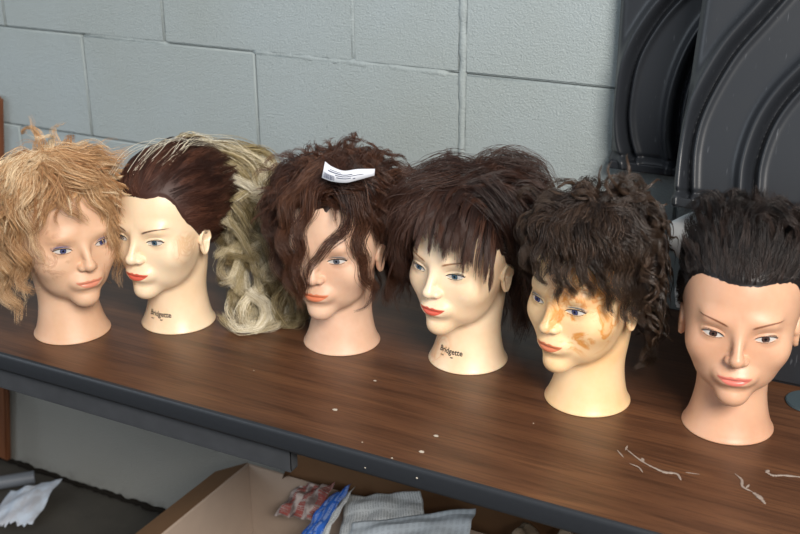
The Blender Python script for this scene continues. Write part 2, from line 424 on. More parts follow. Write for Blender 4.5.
SHADE = dict(blue=m_brush('blue_eyeshadow', '5a5d86', .25, .45), grey=m_brush('grey_eyeshadow', '5d6468', .25, .45), bluegreen=m_brush('slate_eyeshadow', '60707a', .25, .45))
INK = plain('black_print', '17130f', .5)

def grid2(nu, nv): return np.meshgrid(np.linspace(0, 1, nu), np.linspace(0, 1, nv))
def add_face(root, skin, lips, eyes, brow, shade=None, liner=LINER, gaze=(0, 0), brows=True, squint=1.0):
    hd = bpy.data.objects.new('face_and_neck', HEAD_ME); COL.objects.link(hd); hd.parent = root
    if not HEAD_ME.materials: HEAD_ME.materials.append(skin)
    hd.material_slots[0].link = 'OBJECT'; hd.material_slots[0].material = skin
    for s in (-1, 1):
        # eyeball seen in the opening
        U, W = grid2(41, 25); u = (U * 2 - 1) * 1.04; up, dn = lid_curves(np.clip(u, -1, 1))
        up = up * 1 + .0006; dn = dn - .0006
        zl = dn + (up - dn) * W; X = s * (EX + u * EW); Z = EZ + zl
        F0 = front(X, Z)
        bul = -.0011 + .0006 * np.clip(1 - (u / .9) ** 2, 0, 1)
        uvx = (u * EW * 1000 - gaze[0] * s) ; uvz = (zl - .0004) * 1000 - gaze[1]
        e = patch('eye', X, Z, bul, eyes, hd, np.stack([uvx, uvz], -1))
        # eyeliner along the upper lid, flick outward
        U, W = grid2(40, 6); u = -1.0 + U * 2.12; upc, _ = lid_curves(np.clip(u, -1, 1)); upc = upc + np.clip(u - 1, 0, 1) * .010
        th = .0009 + .0018 * np.clip((u + 1.1) / 1.6, 0, 1) * np.clip((1.14 - u) / .25, 0, 1)
        patch('eyeliner', s * (EX + u * EW), EZ + upc - .0006 + W * th, .0006, liner, hd, np.stack([U, .5 + 0 * W], -1))
        U, W = grid2(30, 4); u = -.85 + U * 1.8; _, lw = lid_curves(np.clip(u, -1, 1))
        patch('lower_liner', s * (EX + u * EW), EZ + lw - W * .0009, .0005, LASH, hd, np.stack([U, W], -1))
        if shade:
            U, W = grid2(30, 10); u = -1.0 + U * 2.25; upc, _ = lid_curves(np.clip(u, -1, 1)); upc = upc + np.clip(u - 1, 0, 1) * .008
            patch('eyeshadow', s * (EX + u * EW), EZ + upc + W * .0058, .0004, shade, hd, np.stack([U, W * .55 + .45], -1))
        if brows:
            U, W = grid2(40, 8); X = .0125 + U * .0360; zc = .1690 + .0078 * np.sin(np.clip(U / .78, 0, 1.28) * PI / 2)
            w = .0042 * (1 - .72 * U ** 1.5); patch('eyebrow', s * X, zc + (W - .5) * w, .0005, brow, hd, np.stack([U, W], -1))
    # lips: outline with a cupid's bow
    U, W = grid2(61, 26); u = U * 2 - 1; a = np.abs(u)
    top = .0047 * (1 - a ** 1.7) ** .8 + .0009 * np.exp(-((a - .22) / .13) ** 2) - .0006 * np.exp(-(a / .10) ** 2)
    bot = -.0064 * (1 - a ** 2.1) ** .85
    Z = .1040 + .0036 * a ** 2 + bot + (top - bot) * W
    patch('lips', u * .0200, Z, .00035, lips, hd)
    # nostrils
    for s in (-1, 1):
        v, f = [], []
        for k in range(14):
            an = k * 2 * PI / 14; v.append((s * .0058 + .0026 * math.cos(an), -.0915 - .0036 * math.sin(an), .1258 - .0004))
    # ears
    for s in (-1, 1):
        nu_, nv_ = 36, 12; vs = []
        for i in range(nu_):
            an = 2 * PI * i / nu_
            ry = .0150 * (1 + .10 * math.sin(an)); rz = .0285
            for j in range(nv_):
                r = j / (nv_ - 1)
                y = .004 + ry * r * math.cos(an) * (1.12 if math.sin(an) > 0 else .74) + .003 * math.sin(an) * r; z = .150 + rz * r * math.sin(an)
                out = .0045 + .0055 * r ** 1.5 * (.6 + .4 * math.cos(an)) - .004 * math.exp(-((r - .0) / .35) ** 2) + .0035 * math.exp(-((r - .86) / .12) ** 2) - .005 * max(0, (r - .93)) / .07
                vs.append((s * (.0645 + out * .55), y * .72 - .012, .142 + (z - .150) * .72))
            # back rim
            r = 1.0; y = .004 + ry * .86 * math.cos(an) * (1.12 if math.sin(an) > 0 else .74); z = .150 + rz * .86 * math.sin(an); vs.append((s * .062, y * .72 - .012, .142 + (z - .150) * .72))
        k = nv_ + 1; fs = [(i * k + j, i * k + j + 1, ((i + 1) % nu_) * k + j + 1, ((i + 1) % nu_) * k + j) for i in range(nu_) for j in range(k - 1)]
        e = mesh('ear', vs, fs, skin, hd)
        bm = bmesh.new(); bm.from_mesh(e.data); bmesh.ops.recalc_face_normals(bm, faces=bm.faces); bm.to_mesh(e.data); bm.free()
    return hd
def neck_print(parent, az, z0):
    """black name print curved round the neck; az = angle from the face, radians, towards +x"""
    cu = bpy.data.curves.new('print', 'FONT'); cu.body = 'Bridgette'; cu.size = .0108; cu.offset = .00022; cu.align_x = 'CENTER'; cu.resolution_u = 2
    tmp = bpy.data.objects.new('tmp', cu); COL.objects.link(tmp); bpy.context.view_layer.update()
    me = bpy.data.meshes.new_from_object(tmp); bpy.data.objects.remove(tmp)
    bm = bmesh.new(); bm.from_mesh(me)
    bmesh.ops.subdivide_edges(bm, edges=[e for e in bm.edges if e.calc_length() > .002], cuts=2)
    for (x0, x1, zz) in ((-.0155, -.0095, -.0052), (.002, .0062, -.0052)):
        for q in range(4):
            xa = x0 + (x1 - x0) * q / 4; vs = [bm.verts.new((a, b, 0)) for a, b in ((xa, zz), (xa + .0009, zz), (xa + .0011, zz + .0016), (xa, zz + .0014))]; bm.faces.new(vs)
    for v in bm.verts:
        x, z = v.co.x, z0 + v.co.y
        th = az + x / .047
        lo, hi = 0., .09
        for _ in range(24):
            m = (lo + hi) / 2
            if float(head_sdf(np.array(m * math.sin(th)), np.array(m * math.cos(th)), np.array(z))) < 0: lo = m
            else: hi = m
        r = lo + .0003; v.co = (r * math.sin(th), -r * math.cos(th), z)
    o = bm_obj('printed_name', bm, INK, parent, smooth=False); return o

# head list: name, x, y of base centre, yaw (0 = facing -y; positive turns the face towards +x)
def place(x, y, yaw, tilt=0, sc=1.0):
    r = empty('mannequin_head', (x, y, ZT + .0002), (0, tilt, yaw)); r.scale = (sc,) * 3; return r
H = {}
#HEADS
CAMXY = (.5322, -1.6394)
def face_cam(x, y): return math.atan2(CAMXY[0] - x, -(CAMXY[1] - y))
def base_centre(px, py):   # front contact point of the base -> centre of the base
    dx, dy = px - CAMXY[0], py - CAMXY[1]; L = math.hypot(dx, dy); return px + dx / L * .0575, py + dy / L * .0575
specs = [
    ('h1', -.580, -.552, +.36, SKIN['pink'], LIPS['coral'], EYES['violet'], BROW['light'], SHADE['blue'], LINER, (0, 0), False),
    ('h2', -.465, -.454, -.67, SKIN['ivory'], LIPS['red'], EYES['blue'], BROW['dark'], None, LINER, (0, 0), True),
    ('h3', -.212, -.407, -.42, SKIN['dull'], LIPS['orange'], EYES['grey'], BROW['light'], SHADE['grey'], LINER, (0, 0), False),
    ('h4', -.029, -.379, -.60, SKIN['ivory4'], LIPS['red'], EYES['blue'], BROW['light'], None, LINER, (0, 0), True),
    ('h5', .154, -.417, -.62, SKIN['stained'], LIPS['orange'], EYES['violet'], BROW['dark'], SHADE['bluegreen'], LASH, (0, 0), False),
    ('h6', .327, -.404, +.03, SKIN['tan'], LIPS['pink'], EYES['brown'], BROW['brown'], None, LASH, (0, 0), True)]
for (k, px, py, dyaw, skin, lips, eyes, brow, shade, liner, gaze, brows) in specs:
    cx, cy = base_centre(px, py); yaw = face_cam(cx, cy) + dyaw
    r = place(cx, cy, yaw); H[k] = r
    r['face'] = 1; del r['face']
    hd = add_face(r, skin, lips, eyes, brow, shade, liner, gaze, brows)
    if k in ('h2', 'h4'): neck_print(hd, {'h2': .02, 'h4': .02}[k], .0235)
#HAIR
# ------------------------------------------------------------------ labels of the heads
for k, lb in dict(
    h1='mannequin head with frizzy strawberry blonde waves at the far left end of the row',
    h2='mannequin head with slicked brown crown and long bleached blonde curls behind its neck',
    h3='mannequin head with messy chestnut waves over half its face and a barcode sticker',
    h4='mannequin head with dark brown shaggy bob, straight fringe and printed neck',
    h5='mannequin head with orange dye stains on its cheek and short tousled umber curls',
    h6='tan mannequin head with near-black hair brushed up off its bare forehead').items():
    tag(H[k], lb, 'mannequin head', 'mannequin heads in a row on the table')

# ------------------------------------------------------------------ black ribbed panels, the tub they stand on
def plastic(name, col, rough=.33):
    t = NT(name); co = t.coords(); n1 = t.noise(co, 9, 5, .6); n2 = t.noise(co, 190, 3, .6)
    sc = t.n('Mapping'); sc.inputs['Scale'].default_value = (1, 1, .12); t.link(co, sc.inputs[0]); sc.inputs['Rotation'].default_value = (0, .5, 0); n3 = t.noise(sc.outputs[0], 330, 2)
    c = t.mix(n1, lin(col), tuple(x * .7 for x in lin(col)[:3]) + (1,)); c = t.mix(t.math('MULTIPLY', t.ramp(n3, [(.70, 0), (.76, 1)]), .35), c, lin('6c7076'))
    c = t.mix(t.math('MULTIPLY', t.ramp(t.noise(co, 60, 2), [(.76, 0), (.78, 1)]), .4), c, lin('a0a29c'))
    t.put(t.b.inputs['Base Color'], c); t.put(t.b.inputs['Roughness'], t.math('ADD', rough, t.math('MULTIPLY', n1, .18))); t.bump(n2, .08, .0006); return t.m
BLACKP = plastic('black_moulded_plastic', '2a2d32', .28)
def dist_poly(U, W, pts):
    d = np.full(U.shape, 9.); sgn = np.zeros(U.shape)
    for a, b in zip(pts[:-1], pts[1:]):
        ab = b - a; L = ab @ ab; h = np.clip(((U - a[0]) * ab[0] + (W - a[1]) * ab[1]) / L, 0, 1); ex = U - a[0] - h * ab[0]; ey = W - a[1] - h * ab[1]; q = np.hypot(ex, ey)
        c = ab[0] * (W - a[1]) - ab[1] * (U - a[0]); m = q < d; d = np.where(m, q, d); sgn = np.where(m, np.sign(c), sgn)
    return d * sgn          # positive on the left of the direction of travel
def ribbed_panel(name, w, h, arcs, loc, lean, thick=.028, bow=.0):
    root = empty(name, loc, (lean, 0, 0))
    nu, nw = int(w / .0014), int(h / .0018); U, W = np.meshgrid(np.linspace(0, w, nu), np.linspace(0, h, nw))
    D = np.full(U.shape, thick) + bow * np.sin(np.clip(U / w, 0, 1) * PI)
    for pts in arcs:
        p = catmull(pts, 160); s = dist_poly(U, W, p)
        D += .0110 * np.exp(-((s - .007) / .0075) ** 2) - .0130 * np.exp(-((s + .0060) / .0052) ** 2) + .0055 * np.exp(-((s + .0150) / .0050) ** 2)
    edge = np.minimum(np.minimum(U, w - U), h - W); D -= .012 * np.exp(-(edge / .006) ** 1.5)
    D += .007 * (1 / (1 + np.exp((W - .012) / .0012))) - .004 * np.exp(-((W - .017) / .003) ** 2)
    v = np.stack([U, -D, W], -1).reshape(-1, 3); bk = np.stack([U, 0 * D, W], -1).reshape(-1, 3)
    i = np.arange(nw - 1)[:, None] * nu; j = np.arange(nu - 1)[None]
    f = np.stack([i + j, i + j + 1, i + nu + j + 1, i + nu + j], -1).reshape(-1, 4); n = len(v)
    rim = np.concatenate([np.arange(nu), np.arange(1, nw) * nu + nu - 1, (nw - 1) * nu + np.arange(nu - 2, -1, -1), np.arange(nw - 2, 0, -1) * nu]); r2 = np.roll(rim, -1)
    side = np.stack([rim, rim + n, r2 + n, r2], -1); back = f[:, ::-1] + n
    mesh('ribbed_face', np.vstack([v, bk]), np.vstack([f, back, side]), BLACKP, root, sharp=.9)
    bm = bmesh.new(); box(bm, (.004, -thick - .012, -.004), (w - .004, -.002, .009), .002); bm_obj('bottom_lip', bm, BLACKP, root)
    return root
def shift(p, dx, dy): return [(a + dx, b + dy) for a, b in p]
r1 = [(.036, -.01), (.032, .009), (.020, .045), (.015, .091), (.023, .160), (.048, .217), (.085, .266), (.15, .33), (.28, .40), (.45, .44)]
r1b = [(.105, -.01), (.100, .02), (.093, .06), (.096, .12), (.112, .18), (.14, .23), (.19, .285), (.30, .345), (.45, .375)]
P1 = ribbed_panel('ribbed_panel', .42, .46, [r1, r1b], (.0470, -.006, .9560), 0, .034)
tag(P1, 'black ribbed plastic panel flat against the block wall, half hidden by the larger one', 'plastic panel', 'black ribbed plastic panels')
q1 = [(.018, -.01), (.014, .016), (.008, .076), (.015, .131), (.042, .201), (.078, .256), (.125, .322), (.18, .378), (.26, .430), (.36, .462), (.50, .478)]
q2 = [(.100, -.01), (.096, .027), (.094, .067), (.102, .114), (.120, .155), (.150, .196), (.185, .236), (.235, .285), (.31, .335), (.40, .368), (.50, .382)]
q3 = [(.190, -.01), (.186, .027), (.186, .067), (.194, .10), (.213, .14), (.245, .178), (.29, .215), (.36, .25), (.43, .268), (.50, .276)]
P2 = ribbed_panel('ribbed_panel', .46, .50, [q1, q2, q3], (.1883, -.184, .9585), -.245, .028)
tag(P2, 'large black ribbed plastic panel leaning back behind the heads at the right edge', 'plastic panel', 'black ribbed plastic panels')
def tub():
    r = empty('storage_tub', (.47, -.137, ZT + .0004)); tag(r, 'dark plastic tub hidden behind the dark-haired head, under the leaning ribbed panel', 'tub')
    hx, hy, hh = .232, .078, .2205
    bm = bmesh.new(); k = .93
    v = [bm.verts.new(p) for p in [(-hx * k, -hy * k, 0), (hx * k, -hy * k, 0), (hx * k, hy * k, 0), (-hx * k, hy * k, 0), (-hx, -hy, hh - .02), (hx, -hy, hh - .02), (hx, hy, hh - .02), (-hx, hy, hh - .02)]]
    for q in ((0, 1, 2, 3), (0, 1, 5, 4), (1, 2, 6, 5), (2, 3, 7, 6), (3, 0, 4, 7), (4, 5, 6, 7)): bm.faces.new([v[i] for i in q])
    bmesh.ops.bevel(bm, geom=list(bm.edges), offset=.006, segments=3, affect='EDGES'); bm_obj('tub_body', bm, BLACKP, r)
    bm = bmesh.new(); box(bm, (-hx - .004, -hy - .004, hh - .020), (hx + .004, hy + .004, hh), .004); bm_obj('lid', bm, BLACKP, r)
tub()

# ------------------------------------------------------------------ crumpled sheets
def m_paper(name, base, ink=None, rows=26, amt=.6, tone=None):
    t = NT(name); uv = t.n('UVMap').outputs[0]; c = lin(base); t.b.inputs['Roughness'].default_value = .75
    if tone: c = t.mix(t.ramp(t.noise(uv, 3.0, 3), [(.42, 0), (.55, 1)]), c, lin(tone))
    if ink:
        sp = t.n('SeparateXYZ'); t.link(uv, sp.inputs[0])
        row = t.math('FRACT', t.math('MULTIPLY', sp.outputs[1], rows)); row = t.math('GREATER_THAN', row, .45)
        mp = t.n('Mapping'); mp.inputs['Scale'].default_value = (90, rows, 1); t.link(uv, mp.inputs[0]); nz = t.ramp(t.noise(mp.outputs[0], 1, 2), [(.40, 0), (.5, 1)])
        col = t.math('FRACT', t.math('MULTIPLY', sp.outputs[0], 3)); col = t.math('GREATER_THAN', col, .08)
        m = t.math('MULTIPLY', t.math('MULTIPLY', row, nz), col); c = t.mix(t.math('MULTIPLY', m, amt), c, lin(ink))
    t.put(t.b.inputs['Base Color'], c); return t.m
def sheet(name, corners, mat, n=34, amp=.012, seed=0, fold=None, thick=.0006, rag=0, parent=None):
    """corners: a, b, c, d around the sheet; crumpled with ridged folds"""
    rng = np.random.default_rng(seed); a, b, c, d = [np.array(q, float) for q in corners]; U, W = np.meshgrid(np.linspace(0, 1, n), np.linspace(0, 1, n))
    if rag:
        e = rng.normal(0, 1, n).cumsum(); e -= np.linspace(e[0], e[-1], n); W = W * (1 - rag * .18 * np.abs(e)[None] / (np.abs(e).max() + 1e-6) - rag * .06 * rng.random(n)[None])
    P = (1 - U)[..., None] * (1 - W)[..., None] * a + U[..., None] * (1 - W)[..., None] * b + U[..., None] * W[..., None] * c + (1 - U)[..., None] * W[..., None] * d
    nn = np.cross(b - a, d - a); nn /= np.linalg.norm(nn); Hh = np.zeros_like(U)
    for k in range(9):
        an = rng.uniform(0, PI); s = (U * math.cos(an) + W * math.sin(an)) * rng.uniform(1.2, 4) + rng.uniform(0, 5); Hh += (np.abs((s % 1) - .5) - .25) * rng.uniform(.3, 1)
    P = P + nn * (Hh * amp)[..., None]
    if fold is not None: P = P + np.array(fold) * (np.sin(U * PI) * np.sin(W * PI))[..., None]
    i = np.arange(n - 1)[:, None] * n; j = np.arange(n - 1)[None]; f = np.stack([i + j, i + j + 1, i + n + j + 1, i + n + j], -1).reshape(-1, 4)
    P[..., 2] = np.maximum(P[..., 2], .001)
    o = mesh(name, P.reshape(-1, 3), f, mat, parent, sharp=.35)
    l = o.data.uv_layers.new(name='UVMap'); idx = np.zeros(len(o.data.loops), dtype=np.int32); o.data.loops.foreach_get('vertex_index', idx); l.data.foreach_set('uv', np.stack([U, W], -1).reshape(-1, 2)[idx].astype(np.float32).ravel())
    md = o.modifiers.new('thickness', 'SOLIDIFY'); md.thickness = thick
    return o
# white bag between the fifth and sixth head
def white_bag():
    rng = np.random.default_rng(8); nt, nz = 70, 60; T, Z = np.meshgrid(np.linspace(0, 2 * PI, nt, endpoint=False), np.linspace(0, 1, nz))
    R = (.009 + .021 / (1 + np.exp(-(Z - .55) / .06))) * (1 - .15 * Z) + .003 * np.sin(3 * T + 5 * Z)
    for k in range(14): R += rng.uniform(.0006, .0022) * (np.abs(((T * rng.integers(1, 5) / 2 / PI + Z * rng.uniform(-4, 4) + rng.random()) % 1) - .5) * 4 - 1)
    R *= np.clip((1 - Z) * 9, 0.02, 1) ** .5
    P = np.stack([R * np.cos(T) + .006 * Z, .8 * R * np.sin(T), .140 * Z + .004 * np.sin(2 * T) * Z], -1)
    i = np.arange(nz - 1)[:, None] * nt; j = np.arange(nt)[None]; jn = (j + 1) % nt; f = np.stack([i + j, i + jn, i + nt + jn, i + nt + j], -1).reshape(-1, 4)
    o = mesh('crumpled_bag', P.reshape(-1, 3), f, plain('white_tissue', 'f2f6f8', .6, .3, 0, .04), sharp=.4); o.location = (.207, -.160, ZT + .066)
    tag(o, 'crumpled white bag wedged between the curly umber-haired head and the black plastic tub', 'bag')
white_bag()

# ------------------------------------------------------------------ barcode sticker in the hair of the third head
def sticker():
    top = catmull([(0, .0, .0205), (.010, .003, .0150), (.026, .005, .0105), (.044, .004, .0125), (.066, .0, .0120)], 40)
    bot = catmull([(-.002, .001, .0), (.012, .004, -.0035), (.030, .0055, -.0045), (.045, .004, -.0015), (.066, .0, .0035)], 40)
    org = Vector(STICK); ang = .42
    def S_(u, v, lift=0):
        k = u * 39; i = min(int(k), 38); fr = k - i; a = top[i] * (1 - fr) + top[i + 1] * fr; b = bot[i] * (1 - fr) + bot[i + 1] * fr; q = b * (1 - v) + a * v
        x, y, z = q[0], -q[1] - lift, q[2]; return (org.x + x * math.cos(ang) - y * math.sin(ang), org.y + x * math.sin(ang) + y * math.cos(ang) + z * .25, org.z + z)
    def quad(u0, u1, v0, v1, n, lift):
        vs = []
        for i in range(n + 1):
            u = u0 + (u1 - u0) * i / n; vs += [S_(u, v0, lift), S_(u, v1, lift)]
        return vs, [(2 * i, 2 * i + 2, 2 * i + 3, 2 * i + 1) for i in range(n)]
    v, f = quad(0, 1, 0, 1, 39, 0); o = mesh('price_sticker', v, f, plain('white_sticker', 'cdd1da', .5)); md = o.modifiers.new('t', 'SOLIDIFY'); md.thickness = .0004; md.offset = -1
    tag(o, 'white barcode sticker caught in the chestnut hair of the third head', 'sticker')
    def strips(name, L):
        vs = []; fs = []
        for q in L:
            v, f = quad(*q, .0005); b = len(vs); vs += v; fs += [tuple(i + b for i in t) for t in f]
        m = mesh(name, vs, fs, plain(name + '_ink', '2c3654', .6), o, smooth=False)
    rng = random.Random(4); u = .03; L = []
    while u < .30: w = rng.choice([.006, .010, .016]); L.append((u, u + w, .08, .40, 2)); u += w + rng.choice([.006, .010])
    strips('barcode', L)
    L = [(.14, .66, .60, .67, 12), (.32, .84, .46, .52, 12), (.34, .62, .30, .36, 8), (.66, .71, .20, .27, 2), (.20, .44, .74, .78, 8)]
    strips('printed_lines', L)
STICK = (-.205, -.454, 1.012)
sticker()

# ------------------------------------------------------------------ marks on the table top
def flake(name, pts, r, mat, parent, flat=.35):
    P = catmull([(a, b, 0) for a, b in pts], 26); n = len(P); rr = r * (np.sin(np.linspace(.12, PI - .12, n)) ** .6) * np.random.default_rng(len(pts) + int(abs(pts[0][0]) * 1e4)).uniform(.6, 1.3, n)
    v, f = tube_np(P, rr, 8); v = np.array(v); v[:, 2] = np.maximum(v[:, 2] * flat, -.0001) + ZT + .0002; return mesh(name, v, f, mat, parent)
TAB = bpy.data.objects['folding_table']
GLUE = plain('dried_glue', '97897f', .5, .4, 0, .2); PAINT = plain('paint_drip', 'b9b0a2', .6)
for pts, r in [([(.221, -.465), (.243, -.482), (.262, -.492), (.283, -.497)], .0016), ([(.262, -.492), (.278, -.497), (.292, -.494), (.300, -.505)], .0022), ([(.214, -.474), (.226, -.487)], .0011), ([(.222, -.458), (.223, -.470)], .0012),
               ([(.236, -.497), (.248, -.500), (.256, -.509)], .0012), ([(.300, -.486), (.316, -.483)], .0009), ([(.246, -.478), (.250, -.486)], .002),
               ([(.352, -.462), (.362, -.472), (.366, -.486), (.378, -.492)], .0018), ([(.378, -.492), (.388, -.500), (.396, -.510)], .0030), ([(.372, -.478), (.370, -.488)], .0014), ([(.382, -.440), (.392, -.446), (.404, -.440), (.425, -.434)], .0020), ([(.386, -.436), (.384, -.444)], .0022)]:
    flake('dried_glue', pts, r, GLUE, TAB)
for x, y, r in [(.004, -.545, .0032), (.005, -.587, .0034), (-.135, -.450, .0022), (-.142, -.545, .0034), (-.07, -.60, .0012), (.10, -.46, .001), (-.30, -.50, .001), (-.02, -.616, .0014)]:
    flake('paint_drip', [(x - r, y), (x, y + r * .2), (x + r, y - r * .1)], r * .8, PAINT, TAB, .25)
for x, z, r in [(.02, .722, .0012), (-.05, .716, .0009)]:
    bm = bmesh.new(); bmesh.ops.create_icosphere(bm, subdivisions=2, radius=r); o = bm_obj('paint_fleck', bm, PAINT, TAB); o.location = (x, -.6228 - .0058, z); o.scale = (1.2, .3, 1)
def disc():
    bm = bmesh.new(); bmesh.ops.create_cone(bm, cap_ends=True, segments=64, radius1=.0315, radius2=.0305, depth=.003); bmesh.ops.bevel(bm, geom=[e for e in bm.edges if e.calc_face_angle(0) > .8], offset=.0008, segments=2, affect='EDGES')
    o = bm_obj('round_disc', bm, plain('slate_plastic', '3d4a50', .5)); o.location = (.402, -.244, ZT + .0017); tag(o, 'flat slate-grey round disc lying on the table beside the last head', 'disc')
disc()

# ------------------------------------------------------------------ under and beside the table
def m_wood_board():
    t = NT('brown_stained_wood'); co = t.coords('Object', (30, 30, 2)); t.put(t.b.inputs['Base Color'], t.ramp(t.noise(co, 1.5, 5), [(.3, lin('5e3620')), (.7, lin('8c5632'))])); t.b.inputs['Roughness'].default_value = .5; return t.m
bm = bmesh.new(); box(bm, (-.34, 0, 0), (0, .018, .915), .006); o = bm_obj('wooden_board', bm, m_wood_board()); o.location = (-1.392, -.0215, .013); o.rotation_euler = (0, .155, 0)
tag(o, 'brown stained wooden board tilted against the wall at the left end of the table', 'board')
CARD = plain('cardboard_inside', 'b5a292', .8, .2, 0, .12, .1, 30); CARDO = plain('cardboard_outside_and_shade', '7c5d42', .8, .2, 0, .15)
def carton():
    r = empty('cardboard_box', (0, 0, 0)); tag(r, 'open cardboard box full of waste paper on the floor under the table', 'box')
    x0, x1, y0, y1, h, t = -.545, .12, -.60, -.20, .35, .005
    bm = bmesh.new(); box(bm, (x0, y0, .001), (x1, y1, .006)); bm_obj('bottom', bm, CARDO, r)
    for nm, lo, hi in (('side_wall', (x0, y0, .006), (x0 + t, y1, h)), ('side_wall', (x1 - t, y0, .006), (x1, y1, h)), ('side_wall', (x0 + t, y1 - t, .006), (x1 - t, y1, h)), ('side_wall', (x0 + t, y0, .006), (x1 - t, y0 + t, h))):
        bm = bmesh.new(); box(bm, lo, hi, .001); bm_obj(nm, bm, CARD, r)
    def flap(a, b, out, drop, mat):
        a, b, out = np.array(a), np.array(b), np.array(out); q = [a, b, b + out * .94 + (a - b) * .02, a + out + (b - a) * .02]
        q[2][2] -= drop; q[3][2] -= drop; v = [tuple(p) for p in q] + [tuple(p + np.array([0, 0, .004])) for p in q]
        mesh('flap', v, [(0, 1, 2, 3), (7, 6, 5, 4), (0, 4, 5, 1), (1, 5, 6, 2), (2, 6, 7, 3), (3, 7, 4, 0)], mat, r, smooth=False)
    flap((x0, y0 + .004, h - .004), (x0, y1, h - .004), (-.075, 0, 0), .035, CARDO)
    flap((x1, y0 + .004, h - .004), (x1, y1, h - .004), (.09, 0, 0), .03, CARD)
    n = 30; vs = []
    for i in range(n):
        x = x0 + .085 + (x1 - x0 - .10) * i / (n - 1); top = .105 * min(1, (i / 5) ** .45) if i else .0
        for k_ in range(5): u = k_ / 4; vs.append((x, y1 - .003 - .012 * math.sin(u * 1.4) , h - .003 + top * u))
    fs = [(i * 5 + k_, (i + 1) * 5 + k_, (i + 1) * 5 + k_ + 1, i * 5 + k_ + 1) for i in range(n - 1) for k_ in range(4)]
    o = mesh('flap', vs, fs, CARDO, r); md = o.modifiers.new('t', 'SOLIDIFY'); md.thickness = .004  # back flap in the darker card colour: shadow inside the box painted in
carton()
news = m_paper('newsprint', 'd3d5d4', '66686a', 30, .45); news2 = m_paper('newsprint_plain', 'd0d8de', '8a939a', 20, .25)
def thing_sheet(o, lb, cat, g=None): tag(o, lb, cat, g)
thing_sheet(sheet('newspaper', [(-.27, -.35, .33), (-.315, -.235, .368), (-.165, -.25, .430), (-.10, -.34, .38)], news, 40, .007, 3, (0, 0, .012)), 'printed newspaper sheet lying crumpled at the back of the cardboard box', 'newspaper')
thing_sheet(sheet('newspaper', [(-.21, -.43, .37), (-.262, -.305, .372), (-.052, -.285, .455), (-.03, -.38, .42)], news2, 40, .005, 7, (0, 0, .008)), 'pale blank-looking newspaper sheet on top in the cardboard box, one corner raised', 'newspaper')
thing_sheet(sheet('crisp_packet', [(-.385, -.31, .28), (-.350, -.236, .352), (-.306, -.232, .392), (-.322, -.32, .315)], m_paper('blue_film', '1c62c4', 'd8e4f4', 5, .25, '1450a0'), 36, .010, 11, (0, 0, .016)), 'shiny blue plastic packet stuffed upright in the cardboard box', 'packet')
thing_sheet(sheet('food_wrapper', [(-.445, -.27, .31), (-.425, -.218, .345), (-.345, -.218, .376), (-.36, -.27, .325)], m_paper('red_white_film', 'b8aaa4', '8c2f25', 3, .9, '6a5a55'), 36, .012, 17, (0, 0, .012)), 'red and white printed wrapper crumpled behind the blue packet', 'wrapper')
thing_sheet(sheet('newspaper', [(-.325, -.32, .31), (-.322, -.24, .366), (-.298, -.232, .390), (-.305, -.32, .345)], news, 26, .006, 23, (0, 0, .006)), 'narrow white paper strip standing between the blue packet and the newspaper', 'paper')
bpy.data.objects['newspaper.002'].name = 'paper_strip'
# dark rubbish that fills the rest of the box
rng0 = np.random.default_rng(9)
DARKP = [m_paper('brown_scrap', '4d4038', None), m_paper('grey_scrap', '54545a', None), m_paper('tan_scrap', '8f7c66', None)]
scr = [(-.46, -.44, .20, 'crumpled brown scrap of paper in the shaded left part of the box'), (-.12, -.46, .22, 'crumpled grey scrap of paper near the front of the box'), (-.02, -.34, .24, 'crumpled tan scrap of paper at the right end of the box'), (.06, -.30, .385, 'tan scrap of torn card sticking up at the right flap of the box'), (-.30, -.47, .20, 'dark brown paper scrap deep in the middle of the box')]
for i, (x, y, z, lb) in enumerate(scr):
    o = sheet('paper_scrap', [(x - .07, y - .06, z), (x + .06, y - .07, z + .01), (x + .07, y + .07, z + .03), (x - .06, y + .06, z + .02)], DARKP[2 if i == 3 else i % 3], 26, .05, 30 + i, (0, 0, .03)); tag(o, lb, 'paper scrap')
o = sheet('torn_paper', [(-1.30, -.100, .006), (-1.200, -.036, .035), (-1.150, -.19, .012), (-1.24, -.26, .004)], m_paper('white_torn_paper', 'c9d4e2', None, tone='b9bcc4'), 40, .007, 42, (0, 0, .012), rag=1.0)
tag(o, 'torn white paper sheet with a ragged edge on the dark floor', 'paper')
v, f = tube_np([(-1.50, -.262, .016), (-1.40, -.160, .016), (-1.283, -.042, .016)], .0155, 18); o = mesh('grey_pipe', v, f, plain('grey_pipe_plastic', '6c7178', .5), sharp=.8); tag(o, 'short grey pipe lying on the floor at the foot of the wall', 'pipe')
# ------------------------------------------------------------------ hair
RS = np.random.default_rng(11)
def nrm(v): return v / (np.linalg.norm(v, axis=-1, keepdims=True) + 1e-9)
SC = np.array([0., -.01, .172])                     # local (x, f, z) centre of the scalp rays
def scalp(az, el):
    d = np.stack([np.sin(az) * np.cos(el), np.cos(az) * np.cos(el), np.sin(el)], -1)
    lo = np.zeros(az.shape); hi = np.full(az.shape, .17)
    for _ in range(22):
        m = (lo + hi) / 2; p = SC + m[..., None] * d; ins = core_sdf(p[..., 0], p[..., 1], p[..., 2]) < 0; lo = np.where(ins, m, lo); hi = np.where(ins, hi, m)
    return SC + lo[..., None] * d
def grad(p):
    e = .0015; g = [core_sdf(*(p + e * np.eye(3)[i]).transpose(-1, *range(p.ndim - 1))) - core_sdf(*(p - e * np.eye(3)[i]).transpose(-1, *range(p.ndim - 1))) for i in range(3)]
    return nrm(np.stack(g, -1))
def sdf(p): return core_sdf(p[..., 0], p[..., 1], p[..., 2])
